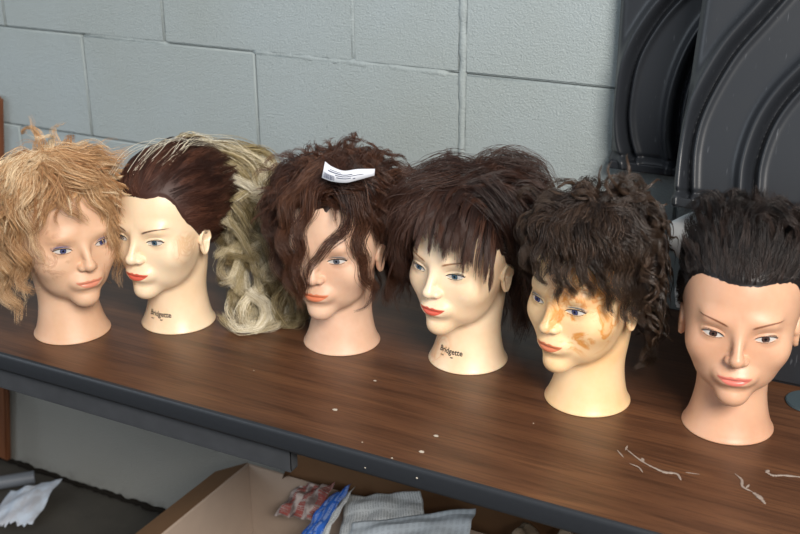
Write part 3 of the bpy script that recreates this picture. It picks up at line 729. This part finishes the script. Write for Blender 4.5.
def line_el(az, line):
    """elevation of the hairline for each azimuth; line = [(deg, z), ...]"""
    a = np.degrees(np.abs(az)); zl = np.interp(a, [q[0] for q in line], [q[1] for q in line])
    els = np.linspace(-1.1, 1.45, 60); A, E_ = np.meshgrid(az, els); z = scalp(A, E_)[..., 2]
    out = np.array([np.interp(zl[i], z[:, i], els) for i in range(len(az))]); return out
AZ = np.linspace(-PI, PI, 181)
def sample_roots(n, line, rng, mask=None):
    K = 4 if mask is None else 14
    elh = line_el(AZ, line); az = rng.uniform(-PI, PI, n * K); s = rng.uniform(-.95, 1, n * K); el = np.arcsin(s)
    ok = el > np.interp(az, AZ, elh) + .015; az, el = az[ok], el[ok]
    if mask is None: return scalp(az[:n], el[:n])
    p = scalp(az, el); return p[mask(p)][:n]
def cap_geo(line, lift=.0012, jag=.002, seed=0):
    rng = np.random.default_rng(seed); elh = line_el(AZ, line) + rng.normal(0, 1, len(AZ)) * jag / .08; elh[-1] = elh[0]
    T = np.linspace(0, 1, 40); A = np.repeat(AZ[None], 40, 0); E_ = elh[None] + (PI / 2 - .0001 - elh[None]) * T[:, None]
    p = scalp(A, E_); l = np.where(T < .04, .0002, lift)[:, None, None]; p = p + grad(p) * l; m = len(AZ)
    i = np.arange(39)[:, None] * m; j = np.arange(m - 1)[None]
    return p.reshape(-1, 3), np.stack([i + j, i + j + 1, i + m + j + 1, i + m + j], -1).reshape(-1, 4)
def integrate(root, v0, L, M, force, lift_min, rng, wander=.25, floor_=.004):
    """grow guides step by step; force(p, v, t, root) -> acceleration"""
    P = [root + grad(root) * .0008]; v = nrm(v0); ds = (L / (M - 1))[:, None]; w = rng.normal(0, 1, root.shape)
    for k in range(1, M):
        t = k / (M - 1); w = .75 * w + .5 * rng.normal(0, 1, root.shape)
        v = nrm(v + ds / .01 * (force(P[-1], v, t, root) + wander * w * .35))
        p = P[-1] + v * ds
        for _ in range(2):
            d = sdf(p); lim = lift_min * min(1, t * 4) + .0012; push = np.clip(lim - d, 0, .02)[:, None]; g = grad(p); p = p + g * push
        hit = push[:, 0] > 0
        vn = (v * g).sum(-1, keepdims=True); v = np.where(hit[:, None] & (vn < 0), nrm(v - g * vn), v)
        p[:, 2] = np.maximum(p[:, 2], floor_); P.append(p)
    return np.stack(P, 1)
def curl(G, amp, lam, rng, start=.15):
    """wave or coil every guide: amp and lam per guide in metres"""
    n, M, _ = G.shape; seg = np.linalg.norm(np.diff(G, axis=1), axis=-1); s = np.concatenate([np.zeros((n, 1)), np.cumsum(seg, 1)], 1)
    T = nrm(np.gradient(G, axis=1)); ref = nrm(rng.normal(0, 1, (n, 1, 3))); A = nrm(np.cross(T, ref)); B_ = np.cross(T, A)
    ph = rng.uniform(0, 2 * PI, (n, 1)) + 2 * PI * s / lam[:, None]; a = amp[:, None] * np.clip(s / (s[:, -1:] + 1e-6) / start - .1, 0, 1)
    return G + (a * np.cos(ph))[..., None] * A + (a * .8 * np.sin(ph))[..., None] * B_
def children(G, gtint, roots, k, clump, rng, spread=.004, frizz=.0012, lenvar=.25, lift_min=.0015, collide=True, out_M=None):
    """strands that follow their nearest guide and gather towards its tip"""
    n, M, _ = G.shape; N = len(roots)
    best = np.empty(N, dtype=int); gr = G[:, 0]
    for a in range(0, N, 1500):
        d = ((roots[a:a + 1500, None] - gr[None]) ** 2).sum(-1) * rng.uniform(.6, 1.4, (len(roots[a:a + 1500]), n)); best[a:a + 1500] = d.argmin(1)
    off = roots - gr[best]; t = np.linspace(0, 1, M)[None, :, None]
    Ls = 1 - rng.uniform(0, lenvar, N)
    ti = np.linspace(0, 1, M)[None] * Ls[:, None] * (M - 1); i0 = np.clip(ti.astype(int), 0, M - 2); fr = (ti - i0)[..., None]
    g = G[best]; rows = np.arange(N)[:, None]; P = g[rows, i0] * (1 - fr) + g[rows, i0 + 1] * fr
    c = 1 - clump * np.clip(t * 1.6, 0, 1) ** .8
    P = P + off[:, None] * c + rng.normal(0, 1, (N, 1, 3)) * spread * np.sqrt(t) * (1 - .8 * t)
    fz = rng.normal(0, 1, (N, M, 3)); fz[:, 1:] = .6 * fz[:, :-1] + .5 * fz[:, 1:]; P = P + fz * frizz * t
    if collide:
        for _ in range(2):
            d = sdf(P); P = P + grad(P) * np.clip(lift_min * np.minimum(1, t[..., 0] * 5) + .0005 - d, 0, .02)[..., None]
    P[:, 0] = roots; P[..., 2] = np.maximum(P[..., 2], .0012)
    return P, np.clip(gtint[best] + rng.normal(0, .13, N), 0, 1)
def strands_geo(P, tint, r0, rng, tip=.3):
    """every strand a tapering three-sided fibre"""
    N, M, _ = P.shape; T = nrm(np.gradient(P, axis=1)); ref = nrm(np.array([.3, .2, .93]) + 0 * T[:, :1]); A = nrm(np.cross(T, ref)); B_ = np.cross(T, A)
    r = (r0 * rng.uniform(.7, 1.3, (N, 1)) * (1 - (1 - tip) * np.linspace(0, 1, M)[None] ** 1.5))[..., None]
    vs = np.stack([P + r * (math.cos(a) * A + math.sin(a) * B_) for a in (0, 2 * PI / 3, 4 * PI / 3)], 2)   # N,M,3,3
    b = (np.arange(N)[:, None, None] * M + np.arange(M - 1)[None, :, None]) * 3; j = np.arange(3)[None, None]; jn = (j + 1) % 3
    F = np.stack([b + j, b + jn, b + 3 + jn, b + 3 + j], -1).reshape(-1, 4)
    return vs.reshape(-1, 3), F, np.repeat(tint, M * 3), np.tile(np.repeat(np.linspace(0, 1, M), 3), N)
def hair_obj(name, geos, mat, parent):
    """geos: list of (verts in x,f,z, quads, tint, along)"""
    vs = []; fs = []; ti = []; al = []; b = 0
    for v, f, t, a in geos: vs.append(v); fs.append(f + b); ti.append(t); al.append(a); b += len(v)
    v = np.concatenate(vs); v = np.stack([v[:, 0], -v[:, 1], v[:, 2]], -1)
    o = mesh(name, v, np.concatenate(fs), mat, parent)
    for nm, d in (('tint', np.concatenate(ti)), ('along', np.concatenate(al))):
        at = o.data.attributes.new(nm, 'FLOAT', 'POINT'); at.data.foreach_set('value', d.astype(np.float32))
    return o
def squeeze(geos, key, side, lim, f, zmin=.14):
    """comb the hair in on one side, as seen from the front of the table"""
    c, s = math.cos(DY[key]), math.sin(DY[key]); out = []
    for v, q, t, al in geos:
        a = v[:, 0] * c + v[:, 1] * s; b = -v[:, 0] * s + v[:, 1] * c; k = side * a
        k2 = np.where(k > lim, lim + (k - lim) * f, k); w = np.clip((v[:, 2] - zmin) / .03, 0, 1); a = side * (k + (k2 - k) * w)
        out.append((np.stack([a * c - b * s, a * s + b * c, v[:, 2]], -1), q, t, al))
    return out
def m_hair(name, dark, mid, light, rough=.42, spec=.35, tip=None, root=None):
    t = NT(name); a = t.n('Attribute', attribute_name='tint').outputs['Fac']; al = t.n('Attribute', attribute_name='along').outputs['Fac']
    c = t.ramp(a, [(.1, lin(dark)), (.5, lin(mid)), (.9, lin(light))])
    if tip: c = t.mix(t.ramp(al, [(.3, 0), (1, .7)]), c, lin(tip))
    if root: c = t.mix(t.ramp(al, [(.0, .9), (.3, 0)]), c, lin(root))
    t.put(t.b.inputs['Base Color'], c); t.b.inputs['Roughness'].default_value = rough; t.b.inputs['Specular IOR Level'].default_value = spec
    return t.m
HM = dict(
    black=m_hair('near_black_hair', '120d0c', '1e1715', '342823', .40, .4),
    darkbrown=m_hair('dark_brown_hair', '1e120f', '301d17', '4e3327', .40, .45, '4e3328'),
    chestnut=m_hair('chestnut_hair', '28160f', '40251b', '644331', .42, .45, '5e3b29'),
    umber=m_hair('umber_hair', '1d1512', '2f231d', '524034', .38, .5, '463629'),
    sleek=m_hair('auburn_brown_hair', '2e1812', '43271d', '643f30', .5, .3),
    blonde=m_hair('ash_blonde_hair', '6e5d3a', 'c4b285', 'fff8e4', .30, .5),
    straw=m_hair('strawberry_blonde_hair', 'a5744a', 'd0a577', 'f4deba', .42, .4))
def cap_piece(line, seed, tint=.25, lift=.0012, jag=.002):
    v, f = cap_geo(line, lift, jag, seed); return (v, f, np.full(len(v), tint), np.full(len(v), .3))
def wig(line, ng, n, L, v0, force, M=14, clump=.7, amp=None, lam=None, spread=.004, frizz=.001, lenvar=.25, r=.00036, lift=.003, wander=.25, seed=1, mask=None):
    rng = np.random.default_rng(seed)
    gr = sample_roots(ng, line, rng, mask); rt = sample_roots(n, line, rng, mask)
    Lg = L(gr) * rng.uniform(.75, 1.1, len(gr)); G = integrate(gr, v0(gr, grad(gr)) + rng.normal(0, .12, gr.shape), Lg, M, force, lift, rng, wander)
    if amp is not None: G = curl(G, amp * rng.uniform(.5, 1.3, len(gr)), lam * rng.uniform(.7, 1.3, len(gr)), rng)
    P, ti = children(G, rng.uniform(0.1, .9, len(gr)), rt, 0, clump, rng, spread, frizz, lenvar)
    return strands_geo(P, ti, r, rng)
DY = {q[0]: q[3] for q in specs}
def frame(key):
    """view-side frame of a head: (across, towards the viewer, height) -> local x, f, z"""
    dy = DY[key]
    c, s = math.cos(dy), math.sin(dy)
    # head local f axis is turned by dy from the viewer; x' across to the right
    return lambda a: np.stack([np.asarray(a)[..., 0] * c + np.asarray(a)[..., 1] * s * -1 * -1 * (-1), np.asarray(a)[..., 0] * s + np.asarray(a)[..., 1] * c, np.asarray(a)[..., 2]], -1)
def lock(pts, n, seed, r0=.006, r1=.003, amp=0, lam=.05, key=None, M=20, frizz=.0008, tint=None, r=.00036, lenvar=.12, collide=True, coil=.15):
    rng = np.random.default_rng(seed); p = np.asarray(pts, float)
    if key: p = frame(key)(p)
    G = catmull(p, M)[None]
    if amp: G = curl(G, np.array([amp]), np.array([lam]), rng, coil)
    t = np.linspace(0, 1, M)[None, :, None]
    d = rng.normal(0, 1, (n, 1, 3)); P = G + d * (r0 + (r1 - r0) * t)
    # let the bundle open and close a little
    P = P + rng.normal(0, 1, (n, 1, 3)) * .35 * r1 * np.sin(t * PI * rng.uniform(1, 3, (n, 1, 1)) + rng.uniform(0, 6, (n, 1, 1)))
    Ls = 1 - rng.uniform(0, lenvar, n); ti = np.linspace(0, 1, M)[None] * Ls[:, None] * (M - 1); i0 = np.clip(ti.astype(int), 0, M - 2); fr = (ti - i0)[..., None]; rows = np.arange(n)[:, None]
    P = P[rows, i0] * (1 - fr) + P[rows, i0 + 1] * fr
    fz = rng.normal(0, 1, P.shape); fz[:, 1:] = .6 * fz[:, :-1] + .5 * fz[:, 1:]; P = P + fz * frizz * t
    if collide:
        for _ in range(3):
            dd = sdf(P); P = P + grad(P) * np.clip(.002 - dd, 0, .02)[..., None]
    P[..., 2] = np.maximum(P[..., 2], .0012)
    tt = np.full(n, rng.uniform(.2, .8) if tint is None else tint) + rng.normal(0, .15, n)
    return strands_geo(P, np.clip(tt, 0, 1), r, rng)

LINE = [(0, .226), (30, .225), (45, .215), (58, .190), (70, .166), (80, .150), (95, .155), (110, .135), (135, .108), (180, .098)]
def col3(p, x, f, z): o = 0 * p[:, 0]; return np.stack([x + o, f + o, z + o], -1)
def tufts(g, key, n, seed, ax, ab, zf, up, k, amp=.002, spread=.002):
    r_ = np.random.default_rng(seed)
    for i in range(n):
        a = r_.uniform(*ax); b = r_.uniform(*ab); q = r_.uniform(-.03, .03); z = zf(a, b)
        g.append(lock([(a, b, z), (a + q * .4, b, z + up * r_.uniform(.5, 1)), (a + q, b, z + up * r_.uniform(.7, 1.3)), (a + q * 1.8, b - .006, z + up * r_.uniform(-.2, .7))], k, seed * 100 + i, .003, spread, amp, .03, key, 14, .0007))
# ---- head 6: near-black, combed up and back
def hair6():
    def v0(p, n):
        hi = np.clip((p[:, 2] - .19) / .04, 0, 1)[:, None]
        return n * .32 + col3(p, p[:, 0] * 2.0, -.75, .62) * hi + col3(p, 0, -.9, -.45) * (1 - hi)
    line = [(0, .2165), (12, .2175), (25, .2195), (40, .2185), (50, .210), (60, .190), (70, .168), (80, .150), (95, .160), (110, .135), (135, .108), (180, .098)]
    g = [cap_piece(line, 6, .2, .0014, .0004)]
    g.append(wig(line, 420, 7500, lambda p: np.where(p[:, 2] > .22, .040, .026), v0, lambda p, v, t, r: col3(p, 0, -.06, -.02), 11, .55, None, None, .0028, .001, .4, .00034, .003, .30, 6))
    # short fibres along the forehead edge, laid back
    g.append(wig(line, 260, 3200, lambda p: .026 + 0 * p[:, 0], lambda p, n: n * .16 + col3(p, p[:, 0] * 2, -.5, .9), lambda p, v, t, r: col3(p, 0, -.1, 0), 9, .35, None, None, .0012, .0004, .3, .00030, .0018, .1, 66, lambda p: (p[:, 1] > .03) & (p[:, 2] < .245)))
    tufts(g, 'h6', 34, 61, (-.045, .06), (-.05, .02), lambda a, b: .262 - 4 * a * a, .030, 34, .0008, .002)
    return hair_obj('hair', squeeze(g, 'h6', -1, .0775, .35, .15), HM['black'], H['h6'])
# ---- head 4: dark brown bob with a piecey fringe
def hair4():
    k = 'h4'; top = lambda p: (p[:, 1] > .030) & (p[:, 2] > .19)
    def v0(p, n): return n * .36 + col3(p, p[:, 0] * 6, -.45, -.12)
    g = [cap_piece(LINE, 4, .2), wig(LINE, 460, 8500, lambda p: .085 + .55 * np.clip(.25 - p[:, 2], 0, .1), v0, lambda p, v, t, r: col3(p, 0, 0, -.20 - .1 * t), 16, .5, .0015, .06, .004, .001, .4, .00036, .006, .30, 4, lambda p: ~top(p))]
    # the fringe
    def v1(p, n): return n * .42 + col3(p, p[:, 0] * 2.0, .85, .10)
    g.append(wig(LINE, 130, 6200, lambda p: .044 + .95 * np.clip(.089 - p[:, 1], 0, .06) + .35 * np.clip(p[:, 2] - .235, 0, .05), v1, lambda p, v, t, r: col3(p, 0, .01, -.34), 15, .62, .0006, .06, .0016, .0005, .25, .00034, .0035, .12, 44, top))
    v2 = lambda p, n: n * .25 + np.random.default_rng(2).normal(0, .4, p.shape) + np.array([0, -.5, .0])
    g.append(wig(LINE, 150, 2600, lambda p: .045 + 0 * p[:, 0], v2, lambda p, v, t, r: col3(p, 0, -.08, -.38), 12, .7, .002, .04, .002, .001, .3, .00034, .004, .5, 41, lambda p: (p[:, 2] > .235)))
    for i, (pts, n) in enumerate([([(.055, .0, .20), (.072, .0, .17), (.076, .004, .13), (.070, .0, .085), (.066, 0, .045)], 260), ([(.05, -.03, .22), (.086, -.03, .18), (.094, -.03, .13), (.085, -.03, .07), (.074, -.02, .02)], 300),
                                  ([(.03, -.05, .24), (.090, -.05, .21), (.106, -.05, .165), (.096, -.05, .10), (.082, -.04, .035)], 300), ([(-.05, -.01, .23), (-.088, .0, .20), (-.098, .0, .165), (-.092, .0, .12)], 260), ([(-.045, .01, .25), (-.080, .04, .23), (-.096, .04, .20), (-.092, .04, .16)], 260), ([(-.03, .02, .27), (-.075, .03, .258), (-.108, .02, .232), (-.116, .02, .205)], 160),
                                  ([(.02, .04, .26), (.050, .062, .235), (.056, .058, .20), (.055, .048, .17)], 200), ([(.02, -.05, .265), (.05, -.05, .283), (.09, -.05, .272), (.105, -.05, .25)], 140), ([(.02, -.05, .26), (.085, -.04, .26), (.105, -.04, .23), (.105, -.04, .19)], 240), ([(-.01, .0, .28), (-.04, .01, .286), (-.07, .01, .272), (-.09, .01, .25)], 140)]):
        g.append(lock(pts, n, 400 + i, .011, .005, .002, .07, k, 18, .0010, lenvar=.3))
    tufts(g, k, 26, 42, (-.06, .08), (-.06, .0), lambda a, b: .266 - 4 * (a - .01) ** 2, .013, 22, .0015, .003)
    return hair_obj('hair', g, HM['darkbrown'], H['h4'])
# ---- head 3: chestnut, messy top, wavy locks over the face
def hair3():
    k = 'h3'
    def v0(p, n): return n * .4 + col3(p, p[:, 0] * 6, -.35, -.05)
    nf = lambda p: ~((p[:, 1] > .005) & (p[:, 2] < .262))
    g = [cap_piece(LINE, 3, .2), wig(LINE, 300, 6500, lambda p: .09 + .25 * np.clip(.26 - p[:, 2], 0, .1), v0, lambda p, v, t, r: col3(p, .2 * p[:, 0], -.04, -.24 - .15 * t), 18, .6, .005, .05, .003, .0012, .4, .00036, .005, .35, 3, nf)]
    v2 = lambda p, n: n * .3 + np.random.default_rng(5).normal(0, .6, p.shape)
    g.append(wig(LINE, 160, 2600, lambda p: .048 + 0 * p[:, 0], v2, lambda p, v, t, r: col3(p, 0, 0, -.3), 14, .75, .005, .03, .002, .001, .3, .00034, .008, .55, 31, lambda p: (p[:, 2] > .245)))
    # swept sides of the parting, laid over the forehead edge
    v3 = lambda p, n: n * .35 + col3(p, np.sign(p[:, 0] + .012) * .9, .12, .1)
    g.append(wig(LINE, 150, 2600, lambda p: .060 + 0 * p[:, 0], v3, lambda p, v, t, r: col3(p, 0, 0, -.22), 16, .6, .003, .05, .002, .0008, .3, .00034, .004, .25, 32, lambda p: (p[:, 1] > .0) & (p[:, 2] > .205)))
    L_ = [([(-.01, .05, .275), (-.034, .080, .250), (-.050, .085, .204), (-.055, .088, .159), (-.055, .085, .109), (-.050, .08, .085)], 120, .004), ([(-.02, .05, .275), (-.057, .06, .252), (-.074, .07, .206), (-.070, .075, .15), (-.062, .07, .096)], 230, .005),
          ([(.003, .075, .262), (.015, .088, .238), (.008, .094, .208), (-.020, .1, .181), (-.040, .098, .154), (-.048, .092, .104)], 60, .002), 
          ([(.016, .065, .266), (.031, .082, .240), (.030, .086, .200), (.028, .086, .170), (.036, .08, .135), (.044, .07, .107), (.044, .064, .078)], 120, .004), ([(.02, .04, .27), (.050, .055, .24), (.058, .055, .20), (.060, .045, .170)], 220, .003),
          ([(.03, .03, .265), (.064, .03, .23), (.074, .02, .18), (.080, .0, .12), (.072, .0, .06)], 280, .005), ([(.03, .0, .26), (.075, -.01, .22), (.086, -.02, .17), (.080, -.02, .10), (.066, -.02, .045)], 280, .005),
          ([(-.04, .02, .262), (-.078, .03, .235), (-.090, .03, .19), (-.082, .04, .14), (-.076, .04, .10)], 240, .006), ([(-.03, .0, .27), (-.080, .0, .25), (-.098, .0, .20), (-.088, .02, .14)], 240, .006), ([(.02, .055, .265), (.040, .072, .240), (.050, .068, .205), (.056, .058, .168)], 180, .003),
          ([(-.01, .045, .275), (.01, .078, .266), (.035, .072, .252), (.055, .055, .225)], 200, .003), ([(.01, .045, .275), (-.015, .075, .265), (-.04, .070, .248), (-.060, .058, .220)], 200, .003)]
    for i, (pts, n, a) in enumerate(L_): g.append(lock(pts, n, 300 + i, .0070, .0030, a, .055, k, 26, .0008, lenvar=.2))
    g.append(lock([(.042, .075, .125), (.044, .074, .105), (.034, .082, .088), (.018, .088, .082)], 10, 390, .0010, .0010, .001, .05, k, 14))
    tufts(g, k, 30, 33, (-.07, .07), (-.05, .04), lambda a, b: .276 - 5 * a * a, .014, 18, .003, .002)
    return hair_obj('hair', g, HM['chestnut'], H['h3'])
# ---- head 5: umber, short loose curls in front, long at the nape
def hair5():
    k = 'h5'
    def v0(p, n): return n * .6 + col3(p, p[:, 0] * 5, .0, -.1)
    nf = lambda p: ~((p[:, 1] > .02) & (p[:, 2] < .245))
    g = [cap_piece(LINE, 5, .2), wig(LINE, 240, 7500, lambda p: .060 + .22 * np.clip(-.02 - p[:, 1], 0, .1), v0, lambda p, v, t, r: col3(p, .3 * p[:, 0], .05, -.30), 18, .90, .007, .045, .0018, .0005, .2, .00036, .006, .4, 5, nf)]
    L_ = []
    for i, (x, b, z, dx) in enumerate([(-.080, .05, .214, -.01), (-.064, .072, .200, .006), (-.050, .082, .212, -.006), (-.041, .088, .184, .004), (-.028, .092, .190, .008), (-.016, .094, .206, -.004), (-.006, .094, .192, .010), (.006, .092, .204, .006), (.018, .088, .176, .012), (.030, .082, .182, .008), (.040, .074, .160, .006), (.050, .064, .158, .012), (.058, .054, .150, .006)]):
        L_.append(([(x * .5, .040, .265), (x * .9 - .004, b - .004, .248), (x - dx * .6, b + .006, .222), (x, b + .006, z + .004), (x + dx, b + .001, z - .012)], 85, .0050))
        L_.append(([(x * .4 + .01, .030, .270), (x * .8, b - .012, .256), (x + .006, b - .002, .238), (x + .004 - dx, b + .002, .218)], 90, .0045))
    L_ += [([(.05, .03, .23), (.078, .03, .21), (.082, .025, .18), (.070, .025, .152)], 190, .005), ([(.06, .0, .22), (.084, .0, .205), (.088, -.01, .17), (.082, -.01, .140)], 220, .006),
           ([(.03, -.03, .26), (.066, -.02, .250), (.080, -.02, .22), (.080, -.02, .18)], 220, .006), ([(.05, -.05, .20), (.080, -.04, .15), (.088, -.04, .10), (.080, -.03, .055), (.064, -.03, .030)], 300, .005),
           ([(.05, -.05, .20), (.080, -.05, .15), (.084, -.05, .10), (.078, -.04, .055)], 240, .006), ([(.05, -.02, .18), (.072, -.02, .14), (.078, -.02, .10), (.070, -.02, .050)], 240, .004),
           ([(-.04, .03, .26), (-.072, .045, .24), (-.082, .05, .215), (-.078, .05, .19)], 190, .005), ([(-.04, .0, .26), (-.080, .0, .25), (-.092, .01, .22), (-.084, .01, .18)], 190, .005),
           ([(.0, .0, .275), (-.04, .02, .283), (-.07, .02, .272), (-.085, .02, .252)], 110, .005), ([(.02, -.02, .275), (.050, -.01, .274), (.072, -.01, .258), (.082, -.01, .235)], 160, .005), ([(.0, .03, .275), (.04, .05, .268), (.065, .045, .25), (.082, .04, .225)], 170, .005)]
    for i, (pts, n, a) in enumerate(L_): g.append(lock(pts, n, 500 + i, .0060, .0016, a, .045, k, 22, .0006, lenvar=.15))
    tufts(g, k, 34, 57, (-.075, .060), (-.05, .04), lambda a, b: .276 - 4 * (a - .01) ** 2, .018, 26, .003, .0014)
    return hair_obj('hair', squeeze(g, 'h5', 1, .082, .35, .10), HM['umber'], H['h5'])
# ---- head 1: strawberry blonde, frizzy waves
def hair1():
    k = 'h1'
    def v0(p, n): return n * .35 + col3(p, p[:, 0] * 5, -.15, -.15)
    nf = lambda p: ~((p[:, 1] > .02) & (p[:, 2] < .262))
    g = [cap_piece(LINE, 1, .3), wig(LINE, 280, 6000, lambda p: .08 + .25 * np.clip(.26 - p[:, 2], 0, .1), v0, lambda p, v, t, r: col3(p, .3 * p[:, 0], 0, -.20 - .12 * t), 18, .68, .006, .05, .003, .0010, .4, .00034, .005, .4, 1, nf)]
    v3 = lambda p, n: n * .35 + col3(p, np.sign(p[:, 0] - .01) * .7, .35, .05)
    g.append(wig(LINE, 150, 2600, lambda p: .062 + 0 * p[:, 0], v3, lambda p, v, t, r: col3(p, 0, 0, -.20), 16, .72, .004, .05, .002, .0008, .3, .00034, .004, .3, 12, lambda p: (p[:, 1] > .0) & (p[:, 2] > .215)))
    L_ = [([(-.03, .04, .27), (-.065, .05, .24), (-.085, .05, .19), (-.082, .05, .13), (-.080, .05, .08), (-.066, .05, .045)], 260, .008), ([(-.03, .02, .27), (-.08, .03, .24), (-.100, .03, .18), (-.10, .03, .12), (-.090, .03, .07)], 260, .008),
          ([(-.02, .05, .27), (-.048, .072, .24), (-.060, .08, .20), (-.056, .085, .155), (-.058, .085, .12), (-.050, .08, .10)], 160, .007), ([(-.02, .05, .270), (-.040, .082, .240), (-.046, .088, .20), (-.032, .09, .17), (-.034, .09, .14)], 60, .006),
          ([(-.04, .0, .26), (-.085, .0, .21), (-.105, .0, .15), (-.098, .0, .08)], 260, .008), ([(.0, .055, .27), (-.010, .086, .245), (-.018, .092, .222), (-.034, .092, .20), (-.046, .088, .185)], 46, .003),
          ([(-.01, .055, .27), (.006, .086, .245), (.012, .090, .225), (.026, .086, .205), (.040, .078, .190)], 46, .003), ([(.01, .05, .27), (.040, .070, .245), (.058, .062, .215), (.066, .055, .18), (.064, .055, .14), (.062, .05, .11)], 120, .004),
          ([(.02, .04, .27), (.055, .045, .25), (.074, .045, .21), (.078, .045, .165), (.072, .04, .12), (.073, .035, .075)], 130, .005), ([(.03, .02, .26), (.068, .01, .22), (.080, .0, .17), (.076, .0, .12)], 180, .006),
          ([(.0, .03, .275), (.04, .04, .272), (.070, .03, .262), (.100, .02, .262)], 80, .003), ([(.01, .01, .275), (.05, .02, .278), (.085, .01, .268), (.112, .01, .268)], 60, .004),
          ([(-.02, .045, .272), (-.05, .06, .256), (-.075, .06, .230), (-.092, .06, .19)], 200, .006), ([(.0, .05, .272), (.03, .072, .258), (.055, .065, .240), (.068, .05, .215)], 150, .004)]
    for i, (pts, n, a) in enumerate(L_): g.append(lock(pts, n, 100 + i, .0080, .0036, a, .055, k, 26, .0009, lenvar=.25))
    tufts(g, k, 24, 13, (-.05, .05), (-.03, .05), lambda a, b: .270 - 4 * a * a, .009, 14, .003, .002)
    return hair_obj('hair', g, HM['straw'], H['h1'])
# ---- head 2: combed-back brown roots, long bleached curls behind
def hair2():
    k = 'h2'
    line = [(0, .219), (12, .218), (24, .221), (33, .217), (40, .207), (45, .192), (50, .180), (58, .168), (68, .150), (75, .132), (83, .154), (100, .158), (115, .13), (135, .108), (180, .098)]
    def v0(p, n): return n * .12 + col3(p, p[:, 0] * 1.5, -1, .25)
    g = [cap_piece(line, 2, .35, .0014, .0003), wig(line, 420, 9000, lambda p: .050 + 0 * p[:, 0], v0, lambda p, v, t, r: col3(p, -1.2 * p[:, 0], -.25, -.12), 10, .4, None, None, .0016, .0005, .3, .00032, .0022, .08, 2)]
    hair_obj('hair', g, HM['sleek'], H['h2'])
    g = []; rng = np.random.default_rng(77)
    # curls falling from the back of the crown to the table
    for i in range(50):
        a = rng.uniform(.020, .062); x1 = rng.uniform(.075, .165); d1 = rng.uniform(-.09, .0); zt = rng.uniform(.215, .250)
        x2 = rng.uniform(.07, .190); xb = rng.uniform(.070, .185); zb = rng.choice([.006, .015, .05, .09, .12]); db = rng.uniform(-.02, .060)
        pts = [(a, -.065, .262 - .6 * max(0, a - .02)), (a + .02, -.075, .262 - .5 * max(0, a - .02)), (x1, d1 - .02, zt - .02), (x2, d1, .17), (x2 * .7 + xb * .3, d1 * .6 + db * .4, .12), (xb, db, max(zb, .02) * .6 + .035), (xb * .9 + .01, db, zb)]
        g.append(lock(pts, 62, 700 + i, .0045, .0028, rng.uniform(.008, .020), rng.uniform(.10, .19), k, 44, .0009, tint=rng.uniform(.05, .95), coil=.55, r=.00038))
    for i in range(16):
        x = rng.uniform(.085, .185); d = rng.uniform(-.01, .065); q = rng.uniform(.015, .03) * rng.choice([-1, 1])
        g.append(lock([(x, d, .06), (x + q, d + .01, .03), (x + q * .5, d + .02, .006), (x - q, d + .015, .008), (x - q * 1.4, d, .02)], 50, 760 + i, .004, .003, .005, .09, k, 24, .0006, tint=rng.uniform(.2, .95)))
    for i in range(9):
        s = rng.uniform(-.06, .03); g.append(lock([(s - .02, .03, .262 + rng.uniform(-.02, .0)), (s + .01, .0, .276), (s + .045, -.03, .272), (s + .085, -.05, .255), (s + .12, -.05, .22), (s + .13, -.05, .18)], 3, 780 + i, .003, .003, .002, .08, k, 22, .0008, tint=.9))
    return hair_obj('bleached_lengths', g, HM['blonde'], H['h2'])
hair6(); hair4(); hair3(); hair5(); hair1(); hair2()
